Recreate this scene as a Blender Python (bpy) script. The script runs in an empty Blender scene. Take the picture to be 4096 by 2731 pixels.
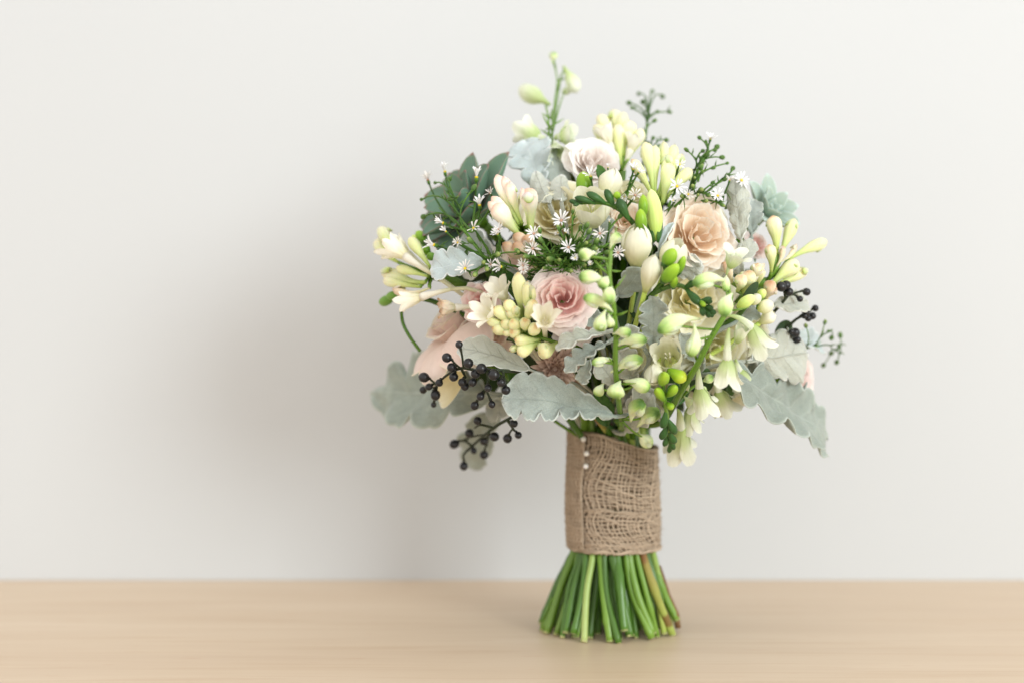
import bpy, math, random
import numpy as np
from mathutils import Matrix, Vector
random.seed(7); rng = np.random.default_rng(7)
PI = math.pi
scene = bpy.context.scene
col = scene.collection

# ------------------------------------------------------------------ camera, light, exposure
CAM_D, CAM_H, WALL_Y = 0.89, 0.18, 0.185
cam_data = bpy.data.cameras.new('camera'); cam = bpy.data.objects.new('camera', cam_data); col.objects.link(cam)
cam.location = (0, -CAM_D, CAM_H); cam.rotation_euler = (PI/2, 0, 0)
cam_data.lens = 50; cam_data.sensor_width = 36; cam_data.clip_start = 0.01; cam_data.clip_end = 50
cam_data.dof.use_dof = True; cam_data.dof.focus_distance = 0.785; cam_data.dof.aperture_fstop = 3.2
cam_data.dof.aperture_blades = 0
scene.camera = cam
world = bpy.data.worlds.new('World'); scene.world = world; world.use_nodes = True
bg = world.node_tree.nodes['Background']
bg.inputs[0].default_value = (1.0, 0.957, 0.91, 1); bg.inputs[1].default_value = 1.14

def area(name, loc, target, sx, sy, power, color):
    d = bpy.data.lights.new(name, 'AREA'); d.shape = 'RECTANGLE'; d.size = sx; d.size_y = sy
    d.energy = power; d.color = color
    o = bpy.data.objects.new(name, d); col.objects.link(o); o.location = loc
    o.rotation_euler = (Vector(target) - Vector(loc)).to_track_quat('-Z', 'Y').to_euler()
    return o
area('window_light', (2.75, -3.45, 1.15), (0.06, 0.0, 0.2), 1.45, 1.75, 101.0, (0.91, 0.98, 1.0))

scene.view_settings.view_transform = 'Standard'; scene.view_settings.look = 'None'
scene.view_settings.gamma = 1; scene.view_settings.exposure = 0.19
scene.render.resolution_x, scene.render.resolution_y = 1024, 682

# ------------------------------------------------------------------ material helpers
def lin(h):
    h = h.lstrip('#'); c = [int(h[i:i+2], 16)/255 for i in (0, 2, 4)]
    return tuple((x/12.92 if x <= 0.04045 else ((x+0.055)/1.055)**2.4) for x in c) + (1,)

class NT:
    def __init__(s, name):
        s.m = bpy.data.materials.new(name); s.m.use_nodes = True
        s.t = s.m.node_tree; s.p = s.t.nodes['Principled BSDF']
    def n(s, typ, **kw):
        o = s.t.nodes.new(typ)
        for k, v in kw.items(): setattr(o, k, v)
        return o
    def l(s, a, b): s.t.links.new(a, b)
    def math(s, op, a, b=None, clamp=False):
        o = s.n('ShaderNodeMath', operation=op); o.use_clamp = clamp
        for i, v in enumerate((a, b)):
            if v is None: continue
            if isinstance(v, (int, float)): o.inputs[i].default_value = v
            else: s.l(v, o.inputs[i])
        return o.outputs[0]
    def mix(s, fac, a, b, blend='MIX'):
        o = s.n('ShaderNodeMix', data_type='RGBA', blend_type=blend)
        for sock, v in ((o.inputs[0], fac), (o.inputs[6], a), (o.inputs[7], b)):
            if isinstance(v, (int, float)): sock.default_value = v
            elif isinstance(v, tuple): sock.default_value = v
            else: s.l(v, sock)
        return o.outputs[2]
    def ramp(s, fac, stops, interp='LINEAR'):
        o = s.n('ShaderNodeValToRGB'); o.color_ramp.interpolation = interp
        e = o.color_ramp.elements
        while len(e) < len(stops): e.new(0.5)
        for el, (p, c) in zip(e, stops):
            el.position = p; el.color = lin(c) if isinstance(c, str) else c
        s.l(fac, o.inputs[0]); return o.outputs[0]

def petal_mat(name, stops, edge=None, edge_w=0.15, rough=0.56, sss=0.35, radius=(0.004, 0.003, 0.0016),
              streak=0.17, mottle=0.12, var=0.10, spots=None, sheen=0.0, bump=0.32, ufreq=26, grain=0.0, spec=0.28, transl=0.0, veins=0, veincol=None):
    N = NT(name)
    uv = N.n('ShaderNodeUVMap'); sep = N.n('ShaderNodeSeparateXYZ'); N.l(uv.outputs[0], sep.inputs[0])
    u, v = sep.outputs[0], sep.outputs[1]
    tc = N.n('ShaderNodeTexCoord'); info = N.n('ShaderNodeObjectInfo')
    off = N.n('ShaderNodeVectorMath', operation='ADD')
    N.l(tc.outputs['Object'], off.inputs[0])
    cmb0 = N.n('ShaderNodeCombineXYZ'); N.l(info.outputs['Random'], cmb0.inputs[0]); N.l(cmb0.outputs[0], off.inputs[1])
    nz = N.n('ShaderNodeTexNoise'); nz.inputs['Scale'].default_value = 170; nz.inputs['Detail'].default_value = 3
    N.l(off.outputs[0], nz.inputs['Vector'])
    # jitter of the ramp position so colour bands are uneven
    vj = N.math('ADD', v, N.math('MULTIPLY', N.math('SUBTRACT', nz.outputs[0], 0.5), 0.16))
    c = N.ramp(vj, stops)
    # lengthwise streaks
    cmb = N.n('ShaderNodeCombineXYZ'); N.l(N.math('MULTIPLY', u, ufreq), cmb.inputs[0]); N.l(N.math('MULTIPLY', v, 1.6), cmb.inputs[1])
    N.l(N.math('MULTIPLY', info.outputs['Random'], 30.0), cmb.inputs[2])
    st = N.n('ShaderNodeTexNoise'); st.inputs['Scale'].default_value = 1.0; st.inputs['Detail'].default_value = 2
    N.l(cmb.outputs[0], st.inputs['Vector'])
    k = N.math('ADD', 1.0 - streak*0.5 - mottle*0.5, N.math('ADD', N.math('MULTIPLY', st.outputs[0], streak), N.math('MULTIPLY', nz.outputs[0], mottle)))
    k = N.math('MULTIPLY', k, N.math('ADD', 1.0 - var/2, N.math('MULTIPLY', info.outputs['Random'], var)))
    if edge:
        e = N.math('MULTIPLY', N.math('ABSOLUTE', N.math('SUBTRACT', u, 0.5)), 2.0)
        e = N.math('MAXIMUM', e, v)
        f = N.n('ShaderNodeMapRange'); f.interpolation_type = 'SMOOTHSTEP'
        f.inputs['From Min'].default_value = 1-edge_w; f.inputs['From Max'].default_value = 1.0
        N.l(e, f.inputs['Value'])
        c = N.mix(f.outputs[0], c, lin(edge))
    if spots:
        sp = N.n('ShaderNodeTexNoise'); sp.inputs['Scale'].default_value = spots[1]; sp.inputs['Detail'].default_value = 2
        N.l(off.outputs[0], sp.inputs['Vector'])
        f = N.n('ShaderNodeMapRange'); f.inputs['From Min'].default_value = spots[2]; f.inputs['From Max'].default_value = spots[2]+0.06
        N.l(sp.outputs[0], f.inputs['Value'])
        c = N.mix(N.math('MULTIPLY', f.outputs[0], 0.8), c, lin(spots[0]))
    if grain:
        g = N.n('ShaderNodeTexNoise'); g.inputs['Scale'].default_value = 1900; g.inputs['Detail'].default_value = 3
        N.l(tc.outputs['Object'], g.inputs['Vector'])
        k = N.math('MULTIPLY', k, N.math('ADD', 1-grain*0.5, N.math('MULTIPLY', g.outputs[0], grain)))
    vmask = None
    if veins:
        au = N.math('MULTIPLY', N.math('ABSOLUTE', N.math('SUBTRACT', u, 0.5)), 2.0)
        wob = N.math('MULTIPLY', N.math('SUBTRACT', nz.outputs[0], 0.5), 0.05)
        fr = N.math('FRACT', N.math('MULTIPLY', N.math('ADD', N.math('SUBTRACT', v, N.math('MULTIPLY', au, 0.17)), wob), veins))
        dv = N.math('ABSOLUTE', N.math('SUBTRACT', fr, 0.5))
        m1 = N.n('ShaderNodeMapRange'); m1.interpolation_type = 'SMOOTHSTEP'; m1.inputs['From Min'].default_value = 0.13; m1.inputs['From Max'].default_value = 0.0; N.l(dv, m1.inputs['Value'])
        m2 = N.n('ShaderNodeMapRange'); m2.interpolation_type = 'SMOOTHSTEP'; m2.inputs['From Min'].default_value = 0.055; m2.inputs['From Max'].default_value = 0.0; N.l(au, m2.inputs['Value'])
        fade = N.math('SUBTRACT', 1.0, N.math('MULTIPLY', au, 0.85))
        vmask = N.math('MAXIMUM', N.math('MULTIPLY', N.math('MULTIPLY', m1.outputs[0], fade), 0.6), m2.outputs[0])
        c = N.mix(N.math('MULTIPLY', vmask, 0.45), c, lin(veincol or edge))
    kc = N.n('ShaderNodeCombineXYZ')
    for i in range(3): N.l(k, kc.inputs[i])
    c = N.mix(1.0, c, kc.outputs[0], 'MULTIPLY')
    p = N.p; N.l(c, p.inputs['Base Color']); p.inputs['Roughness'].default_value = rough
    p.inputs['Specular IOR Level'].default_value = spec
    if sss:
        p.inputs['Subsurface Weight'].default_value = sss
        p.inputs['Subsurface Radius'].default_value = (1, radius[1]/radius[0], radius[2]/radius[0])
        p.inputs['Subsurface Scale'].default_value = radius[0]
    if sheen:
        p.inputs['Sheen Weight'].default_value = sheen; p.inputs['Sheen Roughness'].default_value = 0.5
    if bump:
        b = N.n('ShaderNodeBump'); b.inputs['Strength'].default_value = bump; b.inputs['Distance'].default_value = 0.0008
        hsum = st.outputs[0]
        if grain: hsum = N.math('ADD', st.outputs[0], N.math('MULTIPLY', g.outputs[0], 0.8))
        if vmask is not None:
            hsum = N.math('ADD', hsum, N.math('MULTIPLY', vmask, 1.6)); b.inputs['Distance'].default_value = 0.0012
        N.l(hsum, b.inputs['Height']); N.l(b.outputs[0], p.inputs['Normal'])
    if transl:
        p.inputs['Subsurface Weight'].default_value = 0
        tr = N.n('ShaderNodeBsdfTranslucent'); N.l(c, tr.inputs[0])
        mx = N.n('ShaderNodeMixShader'); mx.inputs[0].default_value = transl
        N.l(p.outputs[0], mx.inputs[1]); N.l(tr.outputs[0], mx.inputs[2])
        out = [q for q in N.t.nodes if q.type == 'OUTPUT_MATERIAL'][0]; N.l(mx.outputs[0], out.inputs[0])
    return N.m

M = {}
M['peach'] = petal_mat('peach_petal', [(0, '#fee0c2'), (0.5, '#ffeed9'), (1, '#fff4e6')], edge='#fffcf6', edge_w=0.07, sss=0.5, transl=0.32, bump=0.5)
M['pink'] = petal_mat('pink_petal', [(0, '#f9c2bc'), (0.55, '#fddcd6'), (1, '#feebe6')], edge='#fef2ec', edge_w=0.07, sss=0.5, transl=0.32, bump=0.5)
M['pink_outer'] = petal_mat('pale_pink_petal', [(0, '#fbeee2'), (0.4, '#fcece8'), (1, '#fceeea')], edge='#fdf4ee', edge_w=0.07, sss=0.45, transl=0.32, bump=0.5)
M['blush'] = petal_mat('blush_petal', [(0, '#faeadc'), (0.5, '#faE6dc'), (1, '#fbe9e2')], edge='#fcf3e0', edge_w=0.14, sss=0.45, transl=0.27)
M['pale_blush'] = petal_mat('pale_blush_petal', [(0, '#fff2e8'), (0.5, '#fff6f0'), (1, '#fffaf6')], edge='#fffdfa', edge_w=0.07, sss=0.45, transl=0.32, bump=0.5)
M['hot_pink'] = petal_mat('rosy_petal', [(0, '#f8bab8'), (0.5, '#fcd6d2'), (1, '#fde8e4')], edge='#fef0ec', edge_w=0.1, sss=0.5, transl=0.27)
M['cream_rose'] = petal_mat('cream_rose_petal', [(0, '#f5e8aa'), (0.5, '#faf2c6'), (1, '#fcf7da')], edge='#fefbea', edge_w=0.1, sss=0.45, spots=('#e9c08c', 34, 0.74), transl=0.27)
M['white_rose'] = petal_mat('white_rose_petal', [(0, '#f4efb8'), (0.5, '#fbf7d6'), (1, '#fdfbe6')], edge='#fefdf2', edge_w=0.1, sss=0.45, transl=0.27)
M['tube_bud'] = petal_mat('tuberose_bud_skin', [(0, '#a9bf5e'), (0.3, '#cfdb90'), (0.72, '#eeeec2'), (0.9, '#f3e6c2'), (1, '#dcb68c')], rough=0.42, sss=0.4, streak=0.24, var=0.12, ufreq=14, bump=0.5)
M['tube_bud_pink'] = petal_mat('pink_tuberose_bud_skin', [(0, '#bcd474'), (0.32, '#e0eab0'), (0.62, '#f9f0dc'), (0.86, '#fae4d6'), (1, '#eec2aa')], rough=0.42, sss=0.4, streak=0.14, var=0.1, ufreq=14)
M['tube_bud_green'] = petal_mat('green_tuberose_bud_skin', [(0, '#a8c262'), (0.4, '#d8e4a0'), (0.85, '#ecedbc'), (0.96, '#e9e2ac'), (1, '#d9b884')], rough=0.42, sss=0.4, streak=0.24, var=0.14, ufreq=14, bump=0.5)
M['tube_petal'] = petal_mat('tuberose_petal', [(0, '#f0edc4'), (0.4, '#fcf9e8'), (1, '#fefcf2')], rough=0.45, sss=0.5, streak=0.08, edge='#fcf5e2', edge_w=0.08, transl=0.27, spots=('#e2c496', 70, .74))
M['tube_wilt'] = petal_mat('wilting_tuberose_skin', [(0, '#ddd8ac'), (0.4, '#efe2c8'), (0.8, '#e9d2b8'), (1, '#bd9472')], rough=0.5, sss=0.4, spots=('#b07a50', 60, 0.7))
M['freesia'] = petal_mat('freesia_petal', [(0, '#d6e07a'), (0.2, '#f2f4c0'), (0.55, '#fcfadf'), (1, '#fefdee')], rough=0.4, sss=0.5, streak=0.08, ufreq=18, transl=0.27, spots=('#e6dca0', 60, .72), bump=0.4)
M['freesia_lime'] = petal_mat('lime_freesia_bud', [(0, '#b6d060'), (0.5, '#d6e78c'), (1, '#e3efa6')], rough=0.38, sss=0.45, streak=0.2, ufreq=20)
M['bud_green'] = petal_mat('bright_green_bud', [(0, '#568420'), (0.5, '#82ae2e'), (1, '#a4c83c')], rough=0.32, sss=0.3, streak=0.18, ufreq=12)
M['bud_yellowgreen'] = petal_mat('yellow_green_bud', [(0, '#7fae2a'), (0.5, '#a6cb36'), (1, '#d2dc4e')], rough=0.32, sss=0.35, streak=0.15, ufreq=12)
M['bud_dark'] = petal_mat('dark_green_bract', [(0, '#3c662a'), (0.5, '#3a602e'), (1, '#2f5029')], rough=0.38, sss=0.15, streak=0.2, ufreq=14)
M['larkspur'] = petal_mat('larkspur_sepal', [(0, '#bcd284'), (0.35, '#d5e4ac'), (0.7, '#eef4dc'), (1, '#f6f8ea')], rough=0.5, sss=0.45, streak=0.3, ufreq=20, spots=('#6f8f4a', 90, 0.76), transl=0.27, bump=0.5)
M['larkspur_bud'] = petal_mat('larkspur_bud_skin', [(0, '#d2e0ac'), (0.4, '#e2ecc6'), (0.74, '#cfe0a4'), (0.9, '#a0c06c'), (1, '#5f8540')], rough=0.48, sss=0.4, streak=0.4, ufreq=14, spots=('#4a6332', 110, 0.74), bump=0.5)
M['dusty'] = petal_mat('silver_leaf_felt', [(0, '#98a39a'), (0.5, '#a0aaa3'), (1, '#a9b2ac')], edge='#c6cec8', edge_w=0.10, rough=0.9, sss=0.08, streak=0.06, mottle=0.42, sheen=0.25, grain=0.7, bump=0.35, spec=0.1, veins=7, veincol='#8a958c')
M['dusty_dark'] = petal_mat('grey_green_leaf_felt', [(0, '#8b958c'), (0.5, '#929c93'), (1, '#9ea89f')], edge='#b4beb5', edge_w=0.09, rough=0.9, sss=0.08, streak=0.06, mottle=0.42, sheen=0.25, grain=0.7, bump=0.35, spec=0.1, veins=7)
M['dusty_pale'] = petal_mat('pale_leaf_underside', [(0, '#b4b8aa'), (0.5, '#bcc0b4'), (1, '#c6cac0')], edge='#dfe2dc', edge_w=0.08, rough=0.9, sss=0.08, streak=0.08, mottle=0.2, sheen=0.25, grain=0.35, bump=0.55, spec=0.1, veins=6, veincol='#9a9d8c')
M['dusty_blue'] = petal_mat('blue_grey_leaf_felt', [(0, '#aebab7'), (0.5, '#b4c0c0'), (1, '#bcc8ca')], edge='#d4dcdc', edge_w=0.09, rough=0.9, sss=0.08, streak=0.06, mottle=0.25, sheen=0.25, grain=0.45, bump=0.3, spec=0.1, veins=6)
M['succ'] = petal_mat('dark_succulent_skin', [(0, '#8ea592'), (0.5, '#718f7a'), (0.95, '#648470'), (1, '#86605a')], edge='#8d6f6a', edge_w=0.09, rough=0.45, sss=0.15, streak=0.1, mottle=0.2, bump=0.05, var=0.35)
M['succ_blue'] = petal_mat('blue_succulent_skin', [(0, '#a9b9a6'), (0.5, '#a2b5a6'), (1, '#abbcb4')], edge='#c0d4ce', edge_w=0.12, rough=0.5, sss=0.2, streak=0.08, mottle=0.15, bump=0.05)
M['aster'] = petal_mat('aster_ray', [(0, '#f0ecec'), (0.5, '#fafafa'), (1, '#ffffff')], rough=0.55, sss=0.4, streak=0.06, bump=0.05, transl=0.27)
M['aster_wilt'] = petal_mat('tired_aster_ray', [(0, '#d9c9c2'), (0.4, '#f2eeea'), (1, '#f4f2ee')], rough=0.55, sss=0.4, streak=0.06, bump=0.05, transl=0.27)
M['disc_y'] = petal_mat('yellow_disc', [(0, '#d8b81c'), (1, '#f0d828')], rough=0.7, sss=0.1, mottle=0.5)
M['disc_b'] = petal_mat('brown_disc', [(0, '#7a4a32'), (0.6, '#b07a60'), (1, '#d8bca0')], rough=0.7, sss=0.1, mottle=0.6)
M['aster_green'] = petal_mat('aster_green', [(0, '#36581f'), (0.5, '#416824'), (1, '#5c8630')], rough=0.5, sss=0.15, var=0.2)
M['aster_dim'] = petal_mat('aster_bud_skin', [(0, '#4b6a32'), (0.6, '#5a7c3a'), (1, '#9aa862')], rough=0.5, sss=0.15, var=0.2)
M['stem'] = petal_mat('green_stem_skin', [(0, '#587f22'), (0.5, '#648d2a'), (1, '#769a38')], rough=0.27, sss=0.12, var=0.25, streak=0.15, spots=('#8a7a44', 45, .7), spec=0.5)
M['stem_dark'] = petal_mat('dark_stem_skin', [(0, '#3a6018'), (0.5, '#456f1e'), (1, '#527c28')], rough=0.27, sss=0.1, var=0.3, streak=0.18, spots=('#6f6a3a', 45, .72), spec=0.5)
M['stem_light'] = petal_mat('light_stem_skin', [(0, '#a6bc60'), (0.08, '#92b052'), (0.5, '#90b054'), (1, '#b6c87c')], rough=0.27, sss=0.15, var=0.1, streak=0.15, spots=('#8a7a44', 45, .7), spec=0.5)
M['stem_brown'] = petal_mat('scarred_stem_skin', [(0, '#8fa442'), (0.3, '#9aae4a'), (0.45, '#8c6a3c'), (0.55, '#9c8848'), (1, '#a6b95a')], rough=0.5, sss=0.1, streak=0.3, spots=('#7a4a2c', 55, 0.6))
M['stem_bark'] = petal_mat('brown_twig_bark', [(0, '#7d5a3c'), (1, '#8a6a48')], rough=0.7, sss=0, streak=0.4)
M['cut'] = petal_mat('cut_stem_pith', [(0, '#b6b67c'), (1, '#c2c08a')], rough=0.7, sss=0.2)
M['berry'] = petal_mat('black_berry_skin', [(0, '#0e0f12'), (0.6, '#14161c'), (1, '#1b1b1e')], rough=0.3, sss=0, streak=0.1, bump=0.05, spec=0.5)
M['berry_stem'] = petal_mat('dark_berry_stalk', [(0, '#36422c'), (1, '#2a2c22')], rough=0.6, sss=0, var=0.2)
M['mum'] = petal_mat('dried_brown_petal', [(0, '#846658'), (0.5, '#b59686'), (1, '#d0b8a8')], rough=0.65, sss=0.2, streak=0.25, var=0.25, ufreq=8, transl=0.22)
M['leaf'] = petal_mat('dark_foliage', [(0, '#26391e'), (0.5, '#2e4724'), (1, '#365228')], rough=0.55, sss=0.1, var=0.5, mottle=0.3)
M['leaf_green'] = petal_mat('green_foliage', [(0, '#2f5a26'), (0.5, '#38652a'), (1, '#447230')], rough=0.4, sss=0.15, var=0.2)
M['jute'] = petal_mat('jute_thread', [(0, '#b3a18c'), (0.5, '#bba994'), (1, '#b09d88')], rough=0.95, sss=0, streak=0.35, mottle=0.35, var=0.22, bump=0.5, ufreq=9, spec=0.05)
M['jute_in'] = petal_mat('inner_jute_thread', [(0, '#978570'), (1, '#a08d78')], rough=0.95, sss=0, streak=0.3, mottle=0.3, var=0.2, bump=0.4, ufreq=9, spec=0.05)
M['pearl'] = petal_mat('pearl_pin_head', [(0, '#eeeae4'), (1, '#f6f3ee')], rough=0.18, sss=0.2, streak=0, mottle=0, var=0, bump=0)
M['lime_round'] = petal_mat('round_green_bud', [(0, '#5d8a34'), (1, '#86ad48')], rough=0.5, sss=0.25)

def wall_material():
    N = NT('painted_wall'); tc = N.n('ShaderNodeTexCoord')
    a = N.n('ShaderNodeTexNoise'); a.inputs['Scale'].default_value = 320; a.inputs['Detail'].default_value = 5; N.l(tc.outputs['Object'], a.inputs['Vector'])
    b = N.n('ShaderNodeTexNoise'); b.inputs['Scale'].default_value = 2.2; b.inputs['Detail'].default_value = 2; N.l(tc.outputs['Object'], b.inputs['Vector'])
    c = N.ramp(b.outputs[0], [(0.3, (0.585, 0.603, 0.615, 1)), (0.7, (0.605, 0.623, 0.635, 1))])
    N.l(c, N.p.inputs['Base Color']); N.p.inputs['Roughness'].default_value = 0.75; N.p.inputs['Specular IOR Level'].default_value = 0.25
    bp = N.n('ShaderNodeBump'); bp.inputs['Strength'].default_value = 0.12; bp.inputs['Distance'].default_value = 0.001
    N.l(a.outputs[0], bp.inputs['Height']); N.l(bp.outputs[0], N.p.inputs['Normal'])
    return N.m
def wood_material():
    N = NT('pale_maple_board'); tc = N.n('ShaderNodeTexCoord')
    def noise(sc, det, mp, dist=0.0):
        m = N.n('ShaderNodeMapping'); m.inputs['Scale'].default_value = mp; N.l(tc.outputs['Object'], m.inputs['Vector'])
        n = N.n('ShaderNodeTexNoise'); n.inputs['Scale'].default_value = sc; n.inputs['Detail'].default_value = det
        n.inputs['Distortion'].default_value = dist; N.l(m.outputs[0], n.inputs['Vector']); return n.outputs[0]
    big = noise(5, 3, (0.55, 5.0, 1), 0.6)
    mid = noise(9, 5, (0.5, 12.0, 1), 1.1)
    fine = noise(40, 5, (0.35, 22.0, 1), 0.4)
    fl = noise(30, 2, (1.0, 6.0, 1), 0.2)
    c = N.ramp(big, [(0.25, '#cdb69c'), (0.5, '#d3bea4'), (0.75, '#d9c6ae')])
    ring = N.n('ShaderNodeMapRange'); ring.inputs['From Min'].default_value = 0.52; ring.inputs['From Max'].default_value = 0.66; N.l(mid, ring.inputs['Value'])
    c = N.mix(N.math('MULTIPLY', ring.outputs[0], 0.32), c, lin('#c2a380'))
    fr = N.n('ShaderNodeMapRange'); fr.inputs['From Min'].default_value = 0.55; fr.inputs['From Max'].default_value = 0.75; N.l(fine, fr.inputs['Value'])
    c = N.mix(N.math('MULTIPLY', fr.outputs[0], 0.26), c, lin('#b8966f'))
    fk = N.n('ShaderNodeMapRange'); fk.inputs['From Min'].default_value = 0.66; fk.inputs['From Max'].default_value = 0.74; N.l(fl, fk.inputs['Value'])
    c = N.mix(N.math('MULTIPLY', fk.outputs[0], 0.25), c, lin('#c0926c'))
    N.l(c, N.p.inputs['Base Color']); N.p.inputs['Roughness'].default_value = 0.42; N.p.inputs['Specular IOR Level'].default_value = 0.4
    bp = N.n('ShaderNodeBump'); bp.inputs['Strength'].default_value = 0.06; bp.inputs['Distance'].default_value = 0.0006
    N.l(fine, bp.inputs['Height']); N.l(bp.outputs[0], N.p.inputs['Normal'])
    return N.m

# ------------------------------------------------------------------ mesh helpers
def unit(v): v = np.asarray(v, float); return v/max(1e-12, np.linalg.norm(v))
def mesh_data(name, V, F, UV, mat):
    me = bpy.data.meshes.new(name)
    me.from_pydata(V.tolist(), [], F)
    me.polygons.foreach_set('use_smooth', [True]*len(me.polygons))
    if UV is not None:
        li = np.empty(len(me.loops), dtype=np.int32); me.loops.foreach_get('vertex_index', li)
        ul = me.uv_layers.new(name='UVMap'); ul.data.foreach_set('uv', np.asarray(UV, np.float32)[li].ravel())
    me.materials.append(mat); return me
def merge(parts):
    Vs, Fs, Us, o = [], [], [], 0
    for V, F, U in parts:
        Vs.append(V); Us.append(U); Fs += [tuple(i+o for i in f) for f in F]; o += len(V)
    return np.vstack(Vs), Fs, np.vstack(Us)
def xf(mesh, R, T): V, F, U = mesh; return V @ np.asarray(R).T + np.asarray(T), F, U
def sheet(P, thick, su=None, sv=None):
    """closed thin shell from a grid of points P (nu across, nv along)"""
    nu, nv = P.shape[:2]
    du = np.gradient(P, axis=0); dv = np.gradient(P, axis=1)
    n = np.cross(du, dv); n /= np.maximum(1e-12, np.linalg.norm(n, axis=2, keepdims=True))
    uu, vv = np.meshgrid(np.linspace(0, 1, nu), np.linspace(0, 1, nv), indexing='ij')
    if np.isscalar(thick) and thick == 0:            # a petal: a true thin membrane
        I = lambda i, j: i*nv+j
        return P.reshape(-1, 3), [(I(i, j), I(i+1, j), I(i+1, j+1), I(i, j+1)) for i in range(nu-1) for j in range(nv-1)], np.stack([uu.ravel(), vv.ravel()], 1)
    th = np.broadcast_to(np.asarray(thick, float), (nu, nv)).copy()
    th[0] *= 0.35; th[-1] *= 0.35; th[:, -1] *= 0.35
    A = P + n*th[..., None]/2; B = P - n*th[..., None]/2
    V = np.vstack([A.reshape(-1, 3), B.reshape(-1, 3)])
    uu, vv = np.meshgrid(np.linspace(0, 1, nu), np.linspace(0, 1, nv), indexing='ij')
    U = np.stack([uu.ravel(), vv.ravel()], 1); U = np.vstack([U, U])
    F = []; o = nu*nv; I = lambda i, j: i*nv+j
    for i in range(nu-1):
        for j in range(nv-1):
            a, b, c, d = I(i, j), I(i+1, j), I(i+1, j+1), I(i, j+1)
            F.append((a, b, c, d)); F.append((o+d, o+c, o+b, o+a))
    rim = [I(i, 0) for i in range(nu)] + [I(nu-1, j) for j in range(1, nv)] + [I(i, nv-1) for i in range(nu-2, -1, -1)] + [I(0, j) for j in range(nv-2, 0, -1)]
    for k in range(len(rim)):
        a, b = rim[k], rim[(k+1) % len(rim)]; F.append((b, a, o+a, o+b))
    return V, F, U
def tube(path, rad, n=7, cap=True, lobes=0, amp=0.0, lobe_t=1.0, phase=0.0):
    path = np.asarray(path, float); m = len(path)
    rad = np.broadcast_to(np.asarray(rad, float), (m,))
    T = np.gradient(path, axis=0); T /= np.maximum(1e-12, np.linalg.norm(T, axis=1, keepdims=True))
    ref = np.array([0.3, -0.5, 0.8]); 
    if abs(np.dot(ref/np.linalg.norm(ref), T[0])) > 0.9: ref = np.array([1.0, 0.2, 0])
    X = unit(np.cross(T[0], ref)); rings = []
    th = np.arange(n)*2*PI/n
    for i in range(m):
        X = unit(X - T[i]*np.dot(X, T[i])); Y = np.cross(T[i], X)
        t = i/(m-1)
        r = rad[i]*(1 + (2.2*amp*(np.abs(np.cos(lobes/2*th+phase))**.6-.78)*(t**lobe_t) if lobes else 0*th))
        rings.append(path[i] + r[:, None]*(np.cos(th)[:, None]*X + np.sin(th)[:, None]*Y))
    V = np.vstack(rings)
    U = np.array([[k/n, i/(m-1)] for i in range(m) for k in range(n)])
    F = [(i*n+k, i*n+(k+1) % n, (i+1)*n+(k+1) % n, (i+1)*n+k) for i in range(m-1) for k in range(n)]
    if cap:
        V = np.vstack([V, path[0], path[-1]]); U = np.vstack([U, [0.5, 0], [0.5, 1]])
        c0, c1 = m*n, m*n+1
        F += [(c0, (k+1) % n, k) for k in range(n)] + [(c1, (m-1)*n+k, (m-1)*n+(k+1) % n) for k in range(n)]
    return V, F, U
def bez(a, b, c, d=None, n=10):
    t = np.linspace(0, 1, n)[:, None]; a, b, c = map(np.asarray, (a, b, c))
    if d is None: return (1-t)**2*a + 2*t*(1-t)*b + t*t*c
    return (1-t)**3*a + 3*t*(1-t)**2*b + 3*t*t*(1-t)*c + t**3*np.asarray(d)

# ------------------------------------------------------------------ places: picture measurements turned into points with a real depth
S = 3267.0
def W(px, py, f):
    d = CAM_D - f; return np.array([(px-1176)/S*d, -f, CAM_H - (py-784)/S*d])
def dome(px, py):
    return 0.118*math.sqrt(max(0.0, 1-((px-1400)/545)**2-((py-650)/435)**2))
def Q(px, py, df=0.0): return W(px, py, dome(px, py)+df)
def mm(px, f=0.09): return px*(CAM_D-f)/S
def sdir(r, u, t): return unit([r, -t, u])          # right, up, towards the viewer's side
HEAD = W(1400, 690, 0.0)
def outward(P): return unit(P-HEAD)
BASE = np.array([W(1397, 1440, 0)[0], 0, 0])
NECK = W(1405, 1010, 0)
def frame(z, up=(0, 0, 1), roll=0.0):
    z = unit(z); up = np.asarray(up, float)
    if abs(np.dot(unit(up), z)) > 0.97: up = np.array([0, 1.0, 0.2])
    x = unit(np.cross(up, z)); y = np.cross(z, x)
    c, s = math.cos(roll), math.sin(roll)
    return np.stack([x*c+y*s, -x*s+y*c, z], 1)

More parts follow.
